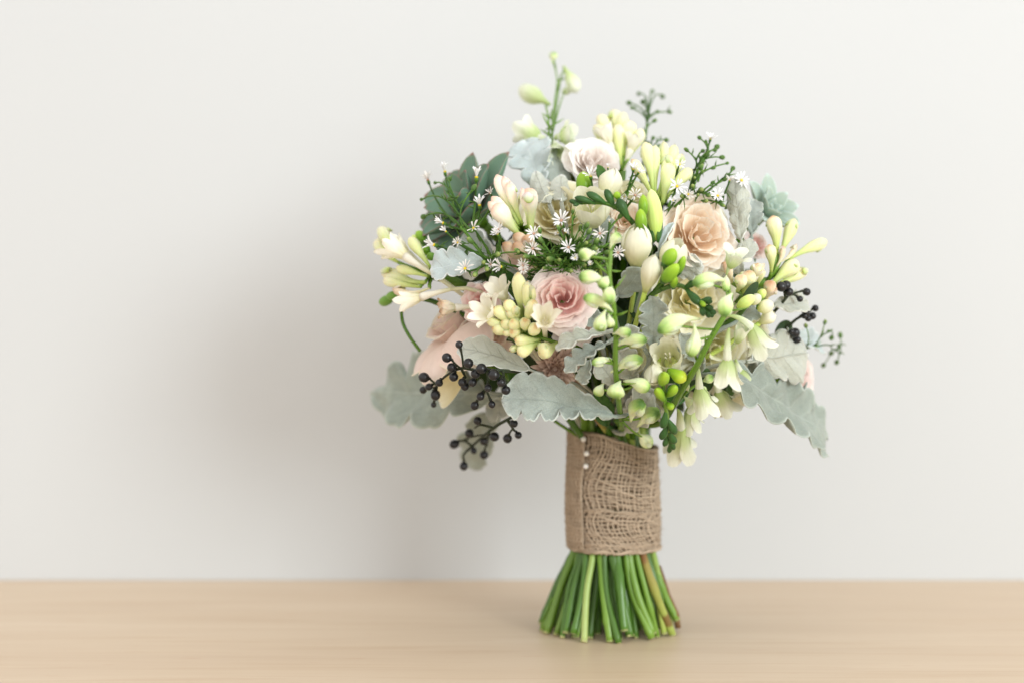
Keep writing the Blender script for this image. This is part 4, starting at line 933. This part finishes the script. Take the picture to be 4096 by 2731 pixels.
tuberose('long greenish tuberose buds above the peach rose', q2(540, 560, -.035), tb([
    (425, -70, 500, 400, 135), (520, -40, 520, 420, 105), (600, -75, 545, 420, 95), (640, 40, 565, 440, 120), (655, 125, 590, 500, 145),
    (705, -45, 590, 400, 105), (780, 45, 620, 400, 125), (865, 185, 620, 470, 115), (300, 90, 490, 430, 110, 'tube_bud')], q2, -.008, -.022), 'tube_bud_green')
tuberose('tuberose stalk reaching out to the right', q2(1570, 1240, -.02), tb([
    (1625, 620, 1660, 980, 150, 'tube_bud'), (1830, 650, 1690, 990, 125, 'tube_bud_green'), (1590, 890, 1610, 1150, 115, 'tube_bud'),
    (2125, 865, 1770, 1030, 118, 'tube_bud_green'), (1865, 1060, 1610, 1270, 150, 'tube_bud'), (1955, 1125, 1660, 1270, 115, 'tube_bud'), (1720, 900, 1660, 1100, 60, 'tube_wilt'), (1850, 890, 1690, 1060, 50, 'tube_wilt')], q2, -.005, -.012))
tuberose('cream peach tuberose buds above the larkspur', q2(1400, 1400, -.02), tb([
    (1480, 1070, 1440, 1280, 120), (1400, 1140, 1340, 1340, 150), (1525, 1110, 1470, 1290, 90), (1330, 1190, 1290, 1330, 130), (1160, 1060, 1240, 1250, 100, 'tube_wilt'), (1610, 1240, 1560, 1390, 120, 'tube_wilt'), (1660, 1300, 1560, 1420, 80, 'tube_wilt')], q2, .0, -.012), 'tube_bud')
tuberose_floret('small peach cream floret above the larkspur', q2(1400, 1330, -.015), q2(1470, 1180, -.003), 30, 22, .5, .4)

# ------------------------------------------------------------------ freesias
freesia_flower('large closed white freesia bud near the top', q2(30, 500, -.014), q2(140, 180, .002), 56, .03, .5)
freesia_flower('open white freesia beside the cream rose', q1(2120, 720, -.02), q1(2060, 430, .012), 88, .62, .2)
freesia_flower('big half open white freesia in the middle', q2(335, 1120, -.004), q2(355, 715, .02), 72, .22, .35)
freesia_flower('small closed white freesia hanging forward', q2(425, 1330, .008), q2(520, 995, .026), 50, .05, 1.1)
freesia_flower('half open white freesia behind bright green buds', q2(600, 1180, .0), q2(745, 860, .016), 66, .34, .8)
bud_sprig('freesia_stalk', 'freesia stalk with one lime bud and two green buds', [q2(470, 1000, -.005), q2(470, 850, .004), q2(440, 740, .01)], [
    (*q2(525, 850, .004), *q2(480, 370, .012), 38, 'freesia_lime'), (*q2(400, 650, .01), *q2(405, 420, .018), 23, 'bud_green'), (*q2(395, 790, .014), *q2(380, 555, .022), 28, 'bud_green')], bract='bud_dark')
bud_sprig('freesia_stalk', 'freesia stalk with a cluster of bright green buds', [q2(520, 1330, .008), q2(610, 1240, .016), q2(700, 1240, .02)], [
    (*q2(600, 1090, .024), *q2(700, 930, .032), 33, 'bud_green'), (*q2(720, 1180, .022), *q2(795, 1000, .03), 20, 'bud_green'),
    (*q2(590, 1240, .022), *q2(735, 1075, .034), 32, 'bud_green'), (*q2(690, 1300, .022), *q2(700, 1180, .03), 19, 'bud_green')], bract='bud_dark')
bud_sprig('freesia_spray', 'dark green freesia bud spray arching left over the white petals', [q2(350, 740, .006), q2(270, 640, .014), q2(180, 560, .018), q2(60, 505, .02), q2(-70, 495, .02), q2(-210, 500, .02)], [
    (*q2(140, 560, .018), *q2(50, 370, .026), 20), (*q2(175, 480, .02), *q2(150, 395, .026), 18, 'bud_green'), (*q2(275, 660, .018), *q2(175, 455, .026), 24),
    (*q2(60, 510, .02), *q2(-130, 405, .026), 19), (*q2(-40, 510, .02), *q2(-240, 450, .026), 16), (*q2(-160, 510, .02), *q2(-290, 478, .024), 12), (*q2(-180, 500, .02), *q2(-250, 520, .024), 10)], 'bud_dark', 'stem_dark', 'long', .0013)
bud_sprig('freesia_spray', 'dark green freesia bud spray tipping down to the right', [q2(580, 1310, .014), q2(700, 1275, .022), q2(790, 1290, .024), q2(860, 1360, .026), q2(930, 1450, .028), q2(1000, 1530, .03)], [
    (*q2(790, 1300, .024), *q2(900, 1232, .03), 17), (*q2(810, 1310, .026), *q2(945, 1455, .034), 21), (*q2(930, 1420, .03), *q2(1055, 1395, .034), 14), (*q2(960, 1440, .03), *q2(1060, 1425, .034), 13),
    (*q2(930, 1420, .032), *q2(990, 1470, .038), 12, 'bud_green'), (*q2(960, 1480, .03), *q2(1070, 1490, .034), 15), (*q2(980, 1500, .03), *q2(1095, 1535, .034), 15), (*q2(985, 1500, .032), *q2(1030, 1580, .036), 13), (*q2(950, 1460, .032), *q2(975, 1560, .038), 16), (*q2(1000, 1520, .03), *q2(1070, 1570, .034), 12)],
    'bud_dark', 'stem_dark', 'long', .0013)
freesia_flower('wide open cream freesia showing its stamens', q4(690, 640, -.012), q4(615, 470, .014), 66, .8, .6)
freesia_flower('closed cream freesia bud below the open one', q4(545, 590, .0), q4(478, 770, .026), 44, .04, .4)
bud_sprig('freesia_spray', 'hanging freesia spray with green buds ending in a plait of bracts', [q4(640, 700, -.012), q4(595, 760, .008), q4(600, 860, .018), q4(615, 980, .02), q4(635, 1120, .02), q4(650, 1260, .02), q4(662, 1380, .02)], [
    (*q4(645, 650, .014), *q4(810, 755, .024), 33, 'bud_yellowgreen'), (*q4(570, 800, .014), *q4(612, 690, .032), 28, 'bud_green'),
    (*q4(610, 955, .018), *q4(530, 830, .026), 22, 'bud_green'), (*q4(620, 905, .018), *q4(712, 805, .026), 23, 'bud_green'), (*q4(622, 960, .02), *q4(690, 1020, .028), 18, 'bud_green'),
    (*q4(620, 1040, .02), *q4(585, 1200, .026), 19), (*q4(632, 1110, .02), *q4(712, 1250, .026), 20), (*q4(632, 1170, .02), *q4(568, 1305, .026), 18),
    (*q4(645, 1230, .02), *q4(708, 1340, .026), 18), (*q4(640, 1270, .02), *q4(600, 1370, .026), 14), (*q4(655, 1310, .02), *q4(698, 1400, .026), 14), (*q4(655, 1340, .02), *q4(648, 1428, .024), 12)], 'bud_dark', 'stem', 'long', .0012)
bud_sprig('freesia_bud', 'round green bud behind the topmost white aster', [q1(2010, 520, -.03), q1(2010, 440, -.02)], [(*q1(2010, 440, -.02), *q1(2005, 205, -.012), 36, 'bud_green')], prof='egg')
bud_sprig('white_bud_spray', 'pale green and white buds below the right tuberose', [q2(1300, 1560, -.01), q2(1400, 1450, .0), q2(1520, 1420, .0)], [
    (*q2(1290, 1480, .004), *q2(1455, 1370, .012), 27, 'freesia_lime'), (*q2(1400, 1440, .0), *q2(1515, 1370, .004), 26, 'freesia'), (*q2(1490, 1400, -.004), *q2(1550, 1310, -.002), 22, 'freesia_lime'), (*q2(1480, 1500, .0), *q2(1630, 1440, .006), 32, 'freesia')])
freesia_flower('white freesia bud above the pale veined leaf', q4(1500, 220, -.006), q4(1640, 120, .002), 34, .3, .2)

# ------------------------------------------------------------------ larkspurs
def larkspur_stalk(label, pts, buds, sr=.0017):
    P = [Q(*p) for p in pts]; full = smooth(P, 6)
    pcs = [tube(full, np.linspace(sr, sr*.6, len(full)), 8), tube(stem_path(P[0], unit(P[1]-P[0])), sr, 7)]
    pcs += needles(full, 12, .010, .00035)
    o = part('larkspur_stalk', merge(pcs), P[0], None, 'stem', label)
    for (nose, tail, w) in buds:
        A = Q(*tail); j = int(np.argmin(np.linalg.norm(full-A, axis=1)))
        lark_bud(o, tail, nose, w)
        C = A*.45+Q(*nose)*.55
        sub('pedicel', stem_twig(full[max(0, j-1)], C-outward(C)*mm(w)*.3, .0007, .2), o, 'stem', world=True)
    return o
larkspur_stalk('slender larkspur stalk of green tipped buds rising down the middle',
    [q4(200, 1120, .0), q4(170, 900, .018), q4(145, 600, .03), q4(150, 330, .036), q4(130, 60, .04), q2(90, 1200, .042), q2(100, 1000, .044), q2(120, 800, .046)], [
    (q2(190, 790, .05), q2(95, 930, .046), 25), (q1(1975, 1010, .05), q1(2130, 975, .046), 30), (q1(1965, 1200, .05), q1(2230, 1250, .044), 32),
    (q1(2170, 1300, .048), q1(2240, 1190, .042), 28), (q1(2255, 1440, .056), q1(2275, 1290, .042), 32), (q1(2010, 1390, .048), q1(2290, 1530, .04), 28),
    (q3(2165, 295, .046), q3(2220, 90, .042), 33), (q3(2260, 260, .044), q3(2240, 130, .042), 22), (q4(285, 320, .044), q4(120, 320, .036), 26), (q4(440, 380, .042), q4(130, 440, .034), 27),
    (q3(2090, 600, .034), q3(2310, 565, .03), 20), (q4(395, 560, .036), q4(100, 680, .028), 32), (q4(140, 920, .04), q4(190, 760, .028), 42), (q4(465, 840, .028), q4(220, 760, .02), 34),
    (q3(2130, 900, .026), q3(2200, 780, .018), 26), (q4(400, 975, .02), q4(290, 1140, .01), 38), (q4(540, 1060, .014), q4(350, 1190, .006), 40), (q4(480, 1370, .006), q4(370, 1260, .0), 32)])
larkspur_stalk('thick larkspur stalk slanting up to the right with bells',
    [q4(640, 1080, -.004), q4(760, 860, .014), q4(920, 600, .026), q4(1010, 420, .032), q4(1170, 150, .036), q2(1230, 1480, .034), q2(1200, 1250, .028)], [
    (q4(555, 300, .048), q4(940, 180, .036), 38), (q4(845, 525, .05), q4(885, 220, .042), 34), (q2(885, 1265, .046), q2(1210, 1245, .036), 32), (q4(1170, 150, .056), q2(1245, 1350, .044), 36),
    (q2(1180, 1330, .04), q2(1190, 1180, .03), 20)], .0020)
lark_bell('larkspur bell with long spur above the pale veined leaf', q4(1205, 150, .034), q4(1420, 240, .038), q4(1540, 470, .044), 52, .45, .4)
lark_bell('large larkspur bell hanging in front of the lowest leaf', q4(1215, 265, .044), q4(1200, 540, .046), q4(1195, 790, .052), 54, .45, .2)
lark_bell('larkspur bell hanging over the handle', q4(930, 640, .016), q4(930, 820, .02), q4(985, 1020, .024), 50, .55, .9)
lark_bell('lowest larkspur bell beside the burlap', q4(735, 1030, .012), q4(760, 1200, .008), q4(750, 1420, .006), 58, .45, .1)
lark_bell('small white larkspur bell beside the peach rose', q2(1190, 1180, .024), q2(1220, 1110, .026), q2(1290, 960, .034), 44, .7, .3)
lark_bell('half hidden larkspur bell on the slanting stalk', q4(1230, 470, .03), q4(1290, 400, .034), q4(1350, 250, .038), 36, .15, .3)
lark_bell('larkspur bell tucked beside the cream low rose', q4(1090, 700, .0), q4(1110, 850, .0), q4(1190, 1020, .004), 46, .5, .5)
lark_bell('larkspur bell behind the grey lowest leaf', q4(1280, 560, .0), q4(1310, 660, .0), q4(1370, 800, .0), 44, .4, .5)
lark_bell('pale larkspur floret low under the slanting stalk', q4(840, 940, .0), q4(850, 1000, .0), q4(870, 1180, .004), 44, .3, 1.3)
bud_sprig('larkspur_bud_spray', 'green larkspur buds filling in under the thick stalk', [q4(700, 1000, -.01), q4(820, 860, .002), q4(960, 760, .006)], [(*q4(830, 850, .004), *q4(760, 760, .012), 22, 'larkspur_bud'), (*q4(900, 800, .004), *q4(1000, 870, .012), 24, 'larkspur_bud'), (*q4(790, 900, .002), *q4(880, 1000, .008), 24, 'larkspur_bud'), (*q4(960, 760, .004), *q4(1060, 720, .01), 22, 'larkspur_bud')], 'larkspur_bud', 'stem', 'lark', .0009)
larkspur_stalk('wispy larkspur tip standing above the crown', [p_(1268, 345, -.055), p_(1269, 300, -.05), p_(1274, 235, -.045), p_(1280, 185, -.045), p_(1270, 138, -.045)], [
    (p_(1271, 120, -.045), p_(1268, 146, -.045), 20)], .0008)
bud_sprig('larkspur_bud', 'nodding larkspur bud left of the wispy tip', [p_(1262, 320, -.05), p_(1258, 262, -.047), p_(1247, 226, -.045)], [(1263, 240, -.045, 1198, 206, -.043, 44, 'larkspur')], 'larkspur', 'stem', 'lark', .0007, to_neck=False)
bud_sprig('larkspur_bud', 'nodding larkspur bud right of the wispy tip', [p_(1270, 300, -.05), p_(1282, 215, -.047), p_(1290, 172, -.045), p_(1300, 166, -.045)], [(1294, 152, -.045, 1324, 212, -.043, 34, 'larkspur')], 'larkspur', 'stem', 'lark', .0007, to_neck=False)
bud_sprig('larkspur_bud', 'tiny larkspur bud between the wispy tips', [p_(1270, 300, -.05), p_(1285, 245, -.047), p_(1296, 212, -.045)], [(1292, 214, -.048, 1312, 206, -.046, 18, 'larkspur')], 'larkspur', 'stem', 'egg', .0006, to_neck=False)
lark_bell('larkspur floret left of the wispy tip base', p_(1262, 330, -.05), p_(1240, 322, -.05), p_(1198, 298, -.045), 54, .3, .2)
lark_bell('larkspur floret right of the wispy tip base', p_(1275, 322, -.05), p_(1288, 320, -.05), p_(1318, 308, -.045), 60, .3, .5)
lark_bell('larkspur floret under the wispy tip', p_(1270, 330, -.05), p_(1274, 335, -.05), p_(1284, 362, -.04), 40, .4, .8)

# ------------------------------------------------------------------ asters
R1_ = q1(1180, 1160, -.01)
for (x, y, r, k, dc, op, d) in [(545, 290, 60, 'w', 'b', .25, (-.3, .9, .3)), (705, 210, 62, 'f', 'y', .12, (-.1, 1, .2)), (1000, 265, 72, 'f', 'y', .16, (.05, 1, .25)), (1030, 525, 68, 'f', 'y', .25, (-.1, .9, .5)),
        (690, 690, 60, 'f', 'y', .18, (-.8, .4, .3)), (975, 740, 72, 'w', 'y', .75, (-.5, .6, .7)), (605, 895, 70, 'f', 'y', .25, (-.9, .3, .4)), (825, 875, 52, 'w', 'y', .6, (-.3, .3, 1)), (1200, 795, 66, 'f', 'y', .7, (-.4, .8, .6)), (715, 770, 44, 'f', 'y', .2, (-.6, .6, .4)),
        (895, 1120, 88, 'w', 'y', .7, (-.3, .5, 1)), (1235, 1100, 62, 'f', 'y', .35, (-.7, .1, .8)), (1435, 1090, 60, 'w', 'b', .9, (0, .1, 1)), (1130, 410, 54, 'w', 'b', .7, (-.5, .5, .6)), (1140, 1080, 52, 'w', 'b', .8, (-.2, .2, 1)), (1210, 750, 56, 'w', 'b', .8, (-.2, .5, .8))]:
    dd = .012 if y > 600 else .004
    aster(*q1(x, y, dd), r*.2442*(1.45 if op < .4 else 1.1), d, root=(q1(960, 770, .002) if y < 700 else q1(1160, 1040, -.006)), kind=k, disc=dc, openness=op, n=random.choice((10, 11, 12, 13)), needle=5, label='small white aster of the left spray, %s centre' % ('yellow' if dc == 'y' else 'brown'))
aster_buds('left aster spray of needle leaved stalks and tight buds', R1_, [q1(490, 465, .006), q1(615, 310, .006), q1(745, 280, .006), q1(755, 465, .008), q1(515, 625, .008), q1(962, 375, .004), q1(960, 875, .014), q1(1070, 1055, .016), q1(1190, 985, .014), q1(1375, 960, .014), q1(995, 1160, .016), q1(1100, 1110, .016)], 17, q1(850, 720, .008), 4, branch=.1)
R2_ = q1(1900, 1200, -.05)
for (x, y, r, k, dc, op, d) in [(1800, 670, 100, 'f', 'b', .85, (-.3, .5, .9)), (1540, 790, 86, 'f', 'b', .95, (0, .2, 1)), (1530, 930, 80, 'w', 'b', .9, (0, .1, 1)), (1865, 920, 92, 'f', 'b', .9, (0, .35, 1)), (2160, 790, 78, 'w', 'b', .85, (0, .3, 1)),
        (2330, 970, 74, 'w', 'b', .9, (.1, .2, 1)), (1840, 780, 50, 'f', 'y', .4, (.2, .5, .8)), (1930, 1020, 62, 'f', 'y', .5, (-.2, .3, 1)), (2125, 965, 56, 'f', 'y', .5, (.1, .3, 1)), (1770, 785, 52, 'w', 'y', .6, (-.4, .3, .6)), (2250, 680, 38, 'f', 'y', .1, (0, 1, .4)), (2070, 1080, 50, 'w', 'y', .4, (0, .5, .7)), (1440, 1130, 60, 'w', 'b', .8, (-.1, .1, 1))]:
    aster(*q1(x, y, .016), r*.2442*random.uniform(.82, 1.0), d, root=R2_, kind=k, disc=dc, openness=op, n=random.choice((12, 13, 14)), needle=9, label='white aster among the central green needles, %s centre' % ('yellow' if dc == 'y' else 'brown'))
cb = [(1905, 600), (1970, 745), (2030, 735), (2090, 810), (1780, 750), (1960, 860), (2120, 880), (1620, 870), (1615, 940), (1660, 1110), (2020, 890), (2045, 790), (1990, 1080), (2080, 930), (2200, 970), (2150, 1010), (1720, 1030), (1790, 1050), (2240, 1080), (1405, 955), (1980, 960), (2260, 870), (1500, 1000), (2340, 640), (1880, 1130), (1600, 780)]
random.shuffle(cb)
for i in range(0, len(cb), 6):
    aster_buds('central aster spray of green buds and fine needles', (R2_[0]+random.uniform(-35, 35), R2_[1]+random.uniform(-10, 14), R2_[2]), [q1(a, b, random.uniform(.008, .018)) for a, b in cb[i:i+6]], 16, q1(1900+random.uniform(-160, 160), 1100, .004), 12)
for gx in range(7):                                             # fine needle greenery between them
    root = (R2_[0]+random.uniform(-70, 60), R2_[1]+random.uniform(-6, 14), -.05)
    pcs = []
    A = Q(*root)
    for _ in range(5):
        E = Q(*q1(random.uniform(1420, 2260), random.uniform(900, 1160), random.uniform(.0, .012))); path = bez(A, (A+E)/2+outward(E)*.006, E, n=8)
        pcs.append(tube(path, .0005, 5)); pcs += needles(path, 16, .007)
    part('needle_greenery', merge(pcs), A, None, 'aster_green', 'tuft of fine green needle leaves under the central asters')
R3_ = q2(60, 520, -.02)
for (x, y, r, k, dc, op, d, root) in [(-87, 250, 90, 'f', 'y', .55, (-.2, .8, .6), q2(-60, 480, -.02)), (315, 185, 76, 'f', 'y', .5, (.1, .8, .6), q2(230, 460, -.02)), (365, 215, 60, 'f', 'y', .6, (.5, .7, .5), q2(240, 460, -.02)), (330, 430, 72, 'w', 'b', .85, (.1, .3, 1), q2(250, 540, -.02)), (230, 440, 56, 'f', 'y', .5, (-.2, -.5, .8), q2(240, 540, -.02)),
        (725, 345, 84, 'f', 'y', .95, (.0, .15, 1), q2(640, 540, -.02)), (750, 140, 60, 'f', 'y', .8, (.2, .4, .9), q2(700, 420, -.02)), (1330, 290, 84, 'f', 'y', .95, (.35, .3, .8), q2(1180, 560, -.03)), (1108, 435, 76, 'f', 'y', .85, (-.1, .4, .9), q2(1050, 640, -.03)), (830, 420, 60, 'w', 'y', .9, (.3, .2, 1), q2(700, 540, -.02)), (1220, 290, 60, 'w', 'y', .6, (.2, .7, .4), q2(1100, 560, -.03)),
        (690, 480, 44, 'f', 'y', .6, (-.2, .5, .8), q2(640, 560, -.02)), (75, 170, 40, 'f', 'y', .1, (0, 1, .3), q2(60, 400, -.02)), (1040, -100, 74, 'f', 'y', .7, (.2, .8, .4), q2(920, 300, -.03))]:
    aster(*q2(x, y, -.006), r*.2442, d, root=root, kind=k, disc=dc, openness=op, n=random.choice((13, 14, 15)), needle=4, label='white aster in the upper part of the bouquet, %s centre' % ('yellow' if dc == 'y' else 'brown'))
aster_buds('dark green bud spray above the peach rose', q2(800, 520, -.035), [q2(x, y, -.012) for x, y in [(830, 15), (945, -105), (1000, -75), (960, 15), (1070, 5), (1130, 70), (975, 75)]], 16, q2(880, 220, -.02), 2)
aster_buds('dark green bud spray with long arching stalks', q2(860, 520, -.035), [q2(x, y, -.012) for x, y in [(1185, 130), (1050, 175), (935, 180), (945, 220), (890, 270), (1010, 60), (1090, -20)]], 16, q2(900, 300, -.02), 2)
aster_buds('dark green bud spray reaching towards the pale curled leaf', q2(800, 540, -.03), [q2(x, y, -.01) for x, y in [(1250, 180), (1190, 250), (1050, 320), (1160, 290), (880, 360), (780, 440), (1000, 420), (920, 430), (1060, 440), (990, 480), (1130, 510), (940, 380)]], 16, q2(1000, 400, -.02), 3, branch=.1)
aster_buds('faint bud spray standing behind the top tuberose', p_(1475, 400, -.08), [p_(x, y, -.07) for x, y in [(1468, 216), (1498, 210), (1521, 222), (1448, 238), (1455, 250), (1508, 258), (1535, 258), (1500, 280), (1478, 236)]], 17, p_(1486, 285, -.07), 2, chain=False)
aster_buds('low bud spray behind the top tuberose', p_(1485, 400, -.08), [p_(x, y, -.07) for x, y in [(1500, 318), (1528, 322), (1512, 335), (1490, 330)]], 16, p_(1495, 360, -.07), 2)
aster_buds('thin bud spray sticking out at the right edge', q4(1880, 480, -.03), [q4(x, y, -.02) for x, y in [(2112, 228), (2142, 300), (2182, 345), (2262, 352), (2255, 445), (2182, 495), (2232, 572), (2110, 600), (1940, 255)]], 16, q4(2060, 430, -.02), 1, branch=.1, r=.0004)

# ------------------------------------------------------------------ berries and other bits
berries('black berry cluster hanging in front of the blush rose', [q3(1480, 680, -.02), q3(1250, 660, .014), q3(1000, 655, .022), q3(850, 640, .024), q3(700, 720, .024), q3(590, 850, .024)],
    [(*q3(x, y, .030),) + ((r,) if r else ()) for x, y, r in [(725, 542, 0), (770, 632, 0), (925, 592, 0), (785, 716, 0), (510, 725, 0), (555, 812, 22), (500, 842, 22), (615, 887, 0), (598, 980, 17), (890, 805, 0), (965, 768, 0), (1160, 700, 0), (1110, 822, 22), (1040, 900, 21), (985, 988, 23), (1145, 977, 23), (1235, 770, 23), (1050, 640, 0), (990, 690, 0), (650, 772, 22), (1278, 842, 20), (840, 420, 20), (870, 770, 22)]], 27, branches=[[q3(1100, 657, .02), q3(1110, 760, .022), q3(1070, 880, .022)], [q3(860, 645, .022), q3(900, 730, .022)], [q3(1250, 660, .016), q3(1260, 730, .018)], [q3(1000, 655, .02), q3(990, 720, .022)]])
berries('lower black berry cluster dangling left of the burlap', [q3(1500, 1000, -.01), q3(1320, 1105, .0), q3(1160, 1200, .004), q3(960, 1370, .006), q3(882, 1450, .006), q3(880, 1500, .006)],
    [(*q3(x, y, .008), r) for x, y, r in [(1012, 1130, 23), (933, 1250, 25), (795, 1350, 24), (975, 1412, 18), (880, 1556, 24), (1070, 1452, 22), (1170, 1280, 24), (1070, 1325, 22), (1295, 1297, 22), (1392, 1266, 19), (1352, 1156, 22)]], 24, branches=[[q3(1160, 1200, .005), q3(1040, 1170, .006), q3(985, 1200, .006)], [q3(1290, 1125, .003), q3(1340, 1200, .006), q3(1360, 1230, .006)], [q3(960, 1370, .006), q3(880, 1310, .006)], [q3(1120, 1230, .005), q3(1100, 1370, .006)]])
berries('black berries beside the right tuberose', [q2(1640, 1520, -.02), q2(1730, 1420, -.01), q2(1780, 1360, -.008)], [(*q2(x, y, -.004), r) for x, y, r in [(1705, 1288, 24), (1775, 1335, 26), (1750, 1272, 24), (1942, 1335, 23), (1880, 1400, 17)]])
berries('small black berries at the right edge', [q4(1720, 300, -.03), q4(1850, 180, -.02), q4(1960, 130, -.016)], [(*q4(x, y, -.012), r) for x, y, r in [(1940, 120, 20), (1995, 152, 18), (2025, 80, 17), (1955, 172, 18), (1920, 150, 18)]])
berries('pair of black berries behind the pale veined leaf', [q4(1720, 480, -.03), q4(1780, 400, -.02)], [(*q4(x, y, -.014), r) for x, y, r in [(1832, 312, 24), (1850, 372, 24), (1800, 300, 20)]])
def brown_mum():
    P = Q(*q3(1740, 640, -.008)); R = mm(58, .1); Fm = frame(sdir(.05, -.15, 1))
    o = part('dried_flower', merge([tube(stem_path(P, Fm[:, 2]), .002, 6), tube(np.array([P-Fm[:, 2]*R*.3, P, P+Fm[:, 2]*R*.12]), np.array([.15, .3, .1])*R, 9)]), P, Fm, 'mum', 'dried dusky brown many-petalled flower under the silver leaf')
    for k in range(64):
        q = (k+.5)/64
        sub('petal', strip(R*(.35+.65*q)*random.uniform(.85, 1.1), R*.26, .1+1.3*q, .5+1.7*q+random.uniform(-.2, .5), k*2.39996, r0=R*.06+R*.12*q, z0=-R*.1*q, cup=.6, prof=(.4, 2.4, .6), nu=5, nv=8, tw=random.uniform(-.12, .12)), o, 'mum')
brown_mum()
bud_sprig('green_bud_sprig', 'round green buds sticking out under the left tuberose', [q1(420, 1380, -.01), q1(300, 1350, .0), q1(170, 1420, .0)], [(*q1(270, 1370, .0), *q1(165, 1380, .0), 22, 'lime_round'), (*q1(215, 1400, .0), *q1(110, 1445, .0), 24, 'lime_round'), (*q1(300, 1360, 0), *q1(250, 1310, 0), 16, 'lime_round')], prof='egg')
bud_sprig('green_bud_sprig', 'green buds tucked behind the dark succulent', [q1(560, 980, -.03), q1(480, 860, -.02)], [(*q1(520, 860, -.02), *q1(440, 770, -.018), 22, 'bud_green'), (*q1(470, 850, -.02), *q1(400, 820, -.018), 18, 'freesia_lime'), (*q1(560, 960, -.02), *q1(500, 930, -.018), 24, 'bud_green'), (*q1(620, 1010, -.012), *q1(530, 1000, -.008), 20, 'lime_round')], prof='egg')
part('curved_stem', tube(smooth([Q(*q1(310, 1480, -.004)), Q(*q3(295, 100, -.004)), Q(*q3(310, 220, -.004)), Q(*q3(370, 340, -.004)), Q(*q3(470, 480, -.01))], 6), .0011, 6), Q(*q1(310, 1480, -.004)), None, 'stem_dark', 'bare curved stem bowing out beside the blush rose')
for a, b, w, nrm, lab in [(q4(1650, 330, -.03), q4(1800, 210, -.03), 34, (.2, .2, 1), 'small dark leaf beside the right berries'), (q1(2220, 320, -.02), q1(2140, 140, -.012), 24, (-.2, .3, 1), 'dark green pointed leaf behind the topmost aster'),
        (q2(1340, 1420, -.0), q2(1490, 1240, .004), 20, (.2, .2, 1), 'narrow blue green leaf by the peach tuberose buds'), (q4(880, 860, -.02), q4(1020, 640, -.02), 60, (.1, .1, 1), 'dark leaf behind the slanting larkspur stalk'),
        (q4(1000, 900, -.03), q4(1150, 720, -.03), 60, (.1, .1, 1), 'second dark leaf behind the slanting larkspur stalk'), (q4(440, 200, -.03), q4(330, -60, -.03), 60, (0, .1, 1), 'dark leaf in the hollow beside the grey leaf'), (q3(1600, 480, -.02), q3(1850, 420, -.02), 50, (0, .3, 1), 'dark leaf above the dried flower')]:
    part('green_leaf', blade(Q(*a), Q(*b), mm(w), sdir(*nrm), .1), Q(*a), None, 'leaf_green' if 'blue' not in lab and 'dark leaf' not in lab and 'second' not in lab else 'leaf', lab)
# loose stems seen between the leaf and the wrap
for (a, b, c, m, r) in [(q3(2040, 1000, .01), q3(2150, 1120, .016), q3(2240, 1260, .01), 'stem_brown', .0018), (q3(1730, 1130, -.01), q3(1850, 1210, -.005), q3(1950, 1270, .0), 'stem', .0010), (q3(1850, 1080, -.01), q3(1930, 1200, -.0), q3(2000, 1290, .0), 'stem_dark', .0022),
        (q4(150, 1120, .0), q4(220, 1200, .006), q4(280, 1300, .006), 'stem', .0020), (q4(40, 1050, -.01), q4(60, 1180, .0), q4(100, 1300, .0), 'stem_dark', .0022), (q4(350, 1130, -.01), q4(330, 1220, 0), q4(300, 1310, 0), 'stem_dark', .0018)]:
    A, B, C = W(a[0], a[1], .045+a[2]), W(b[0], b[1], .036+b[2]), W(c[0], c[1], .016)
    part('loose_stem', tube(bez(A, B, C, n=9), r, 7), A, None, m)
bpy.context.view_layer.update()
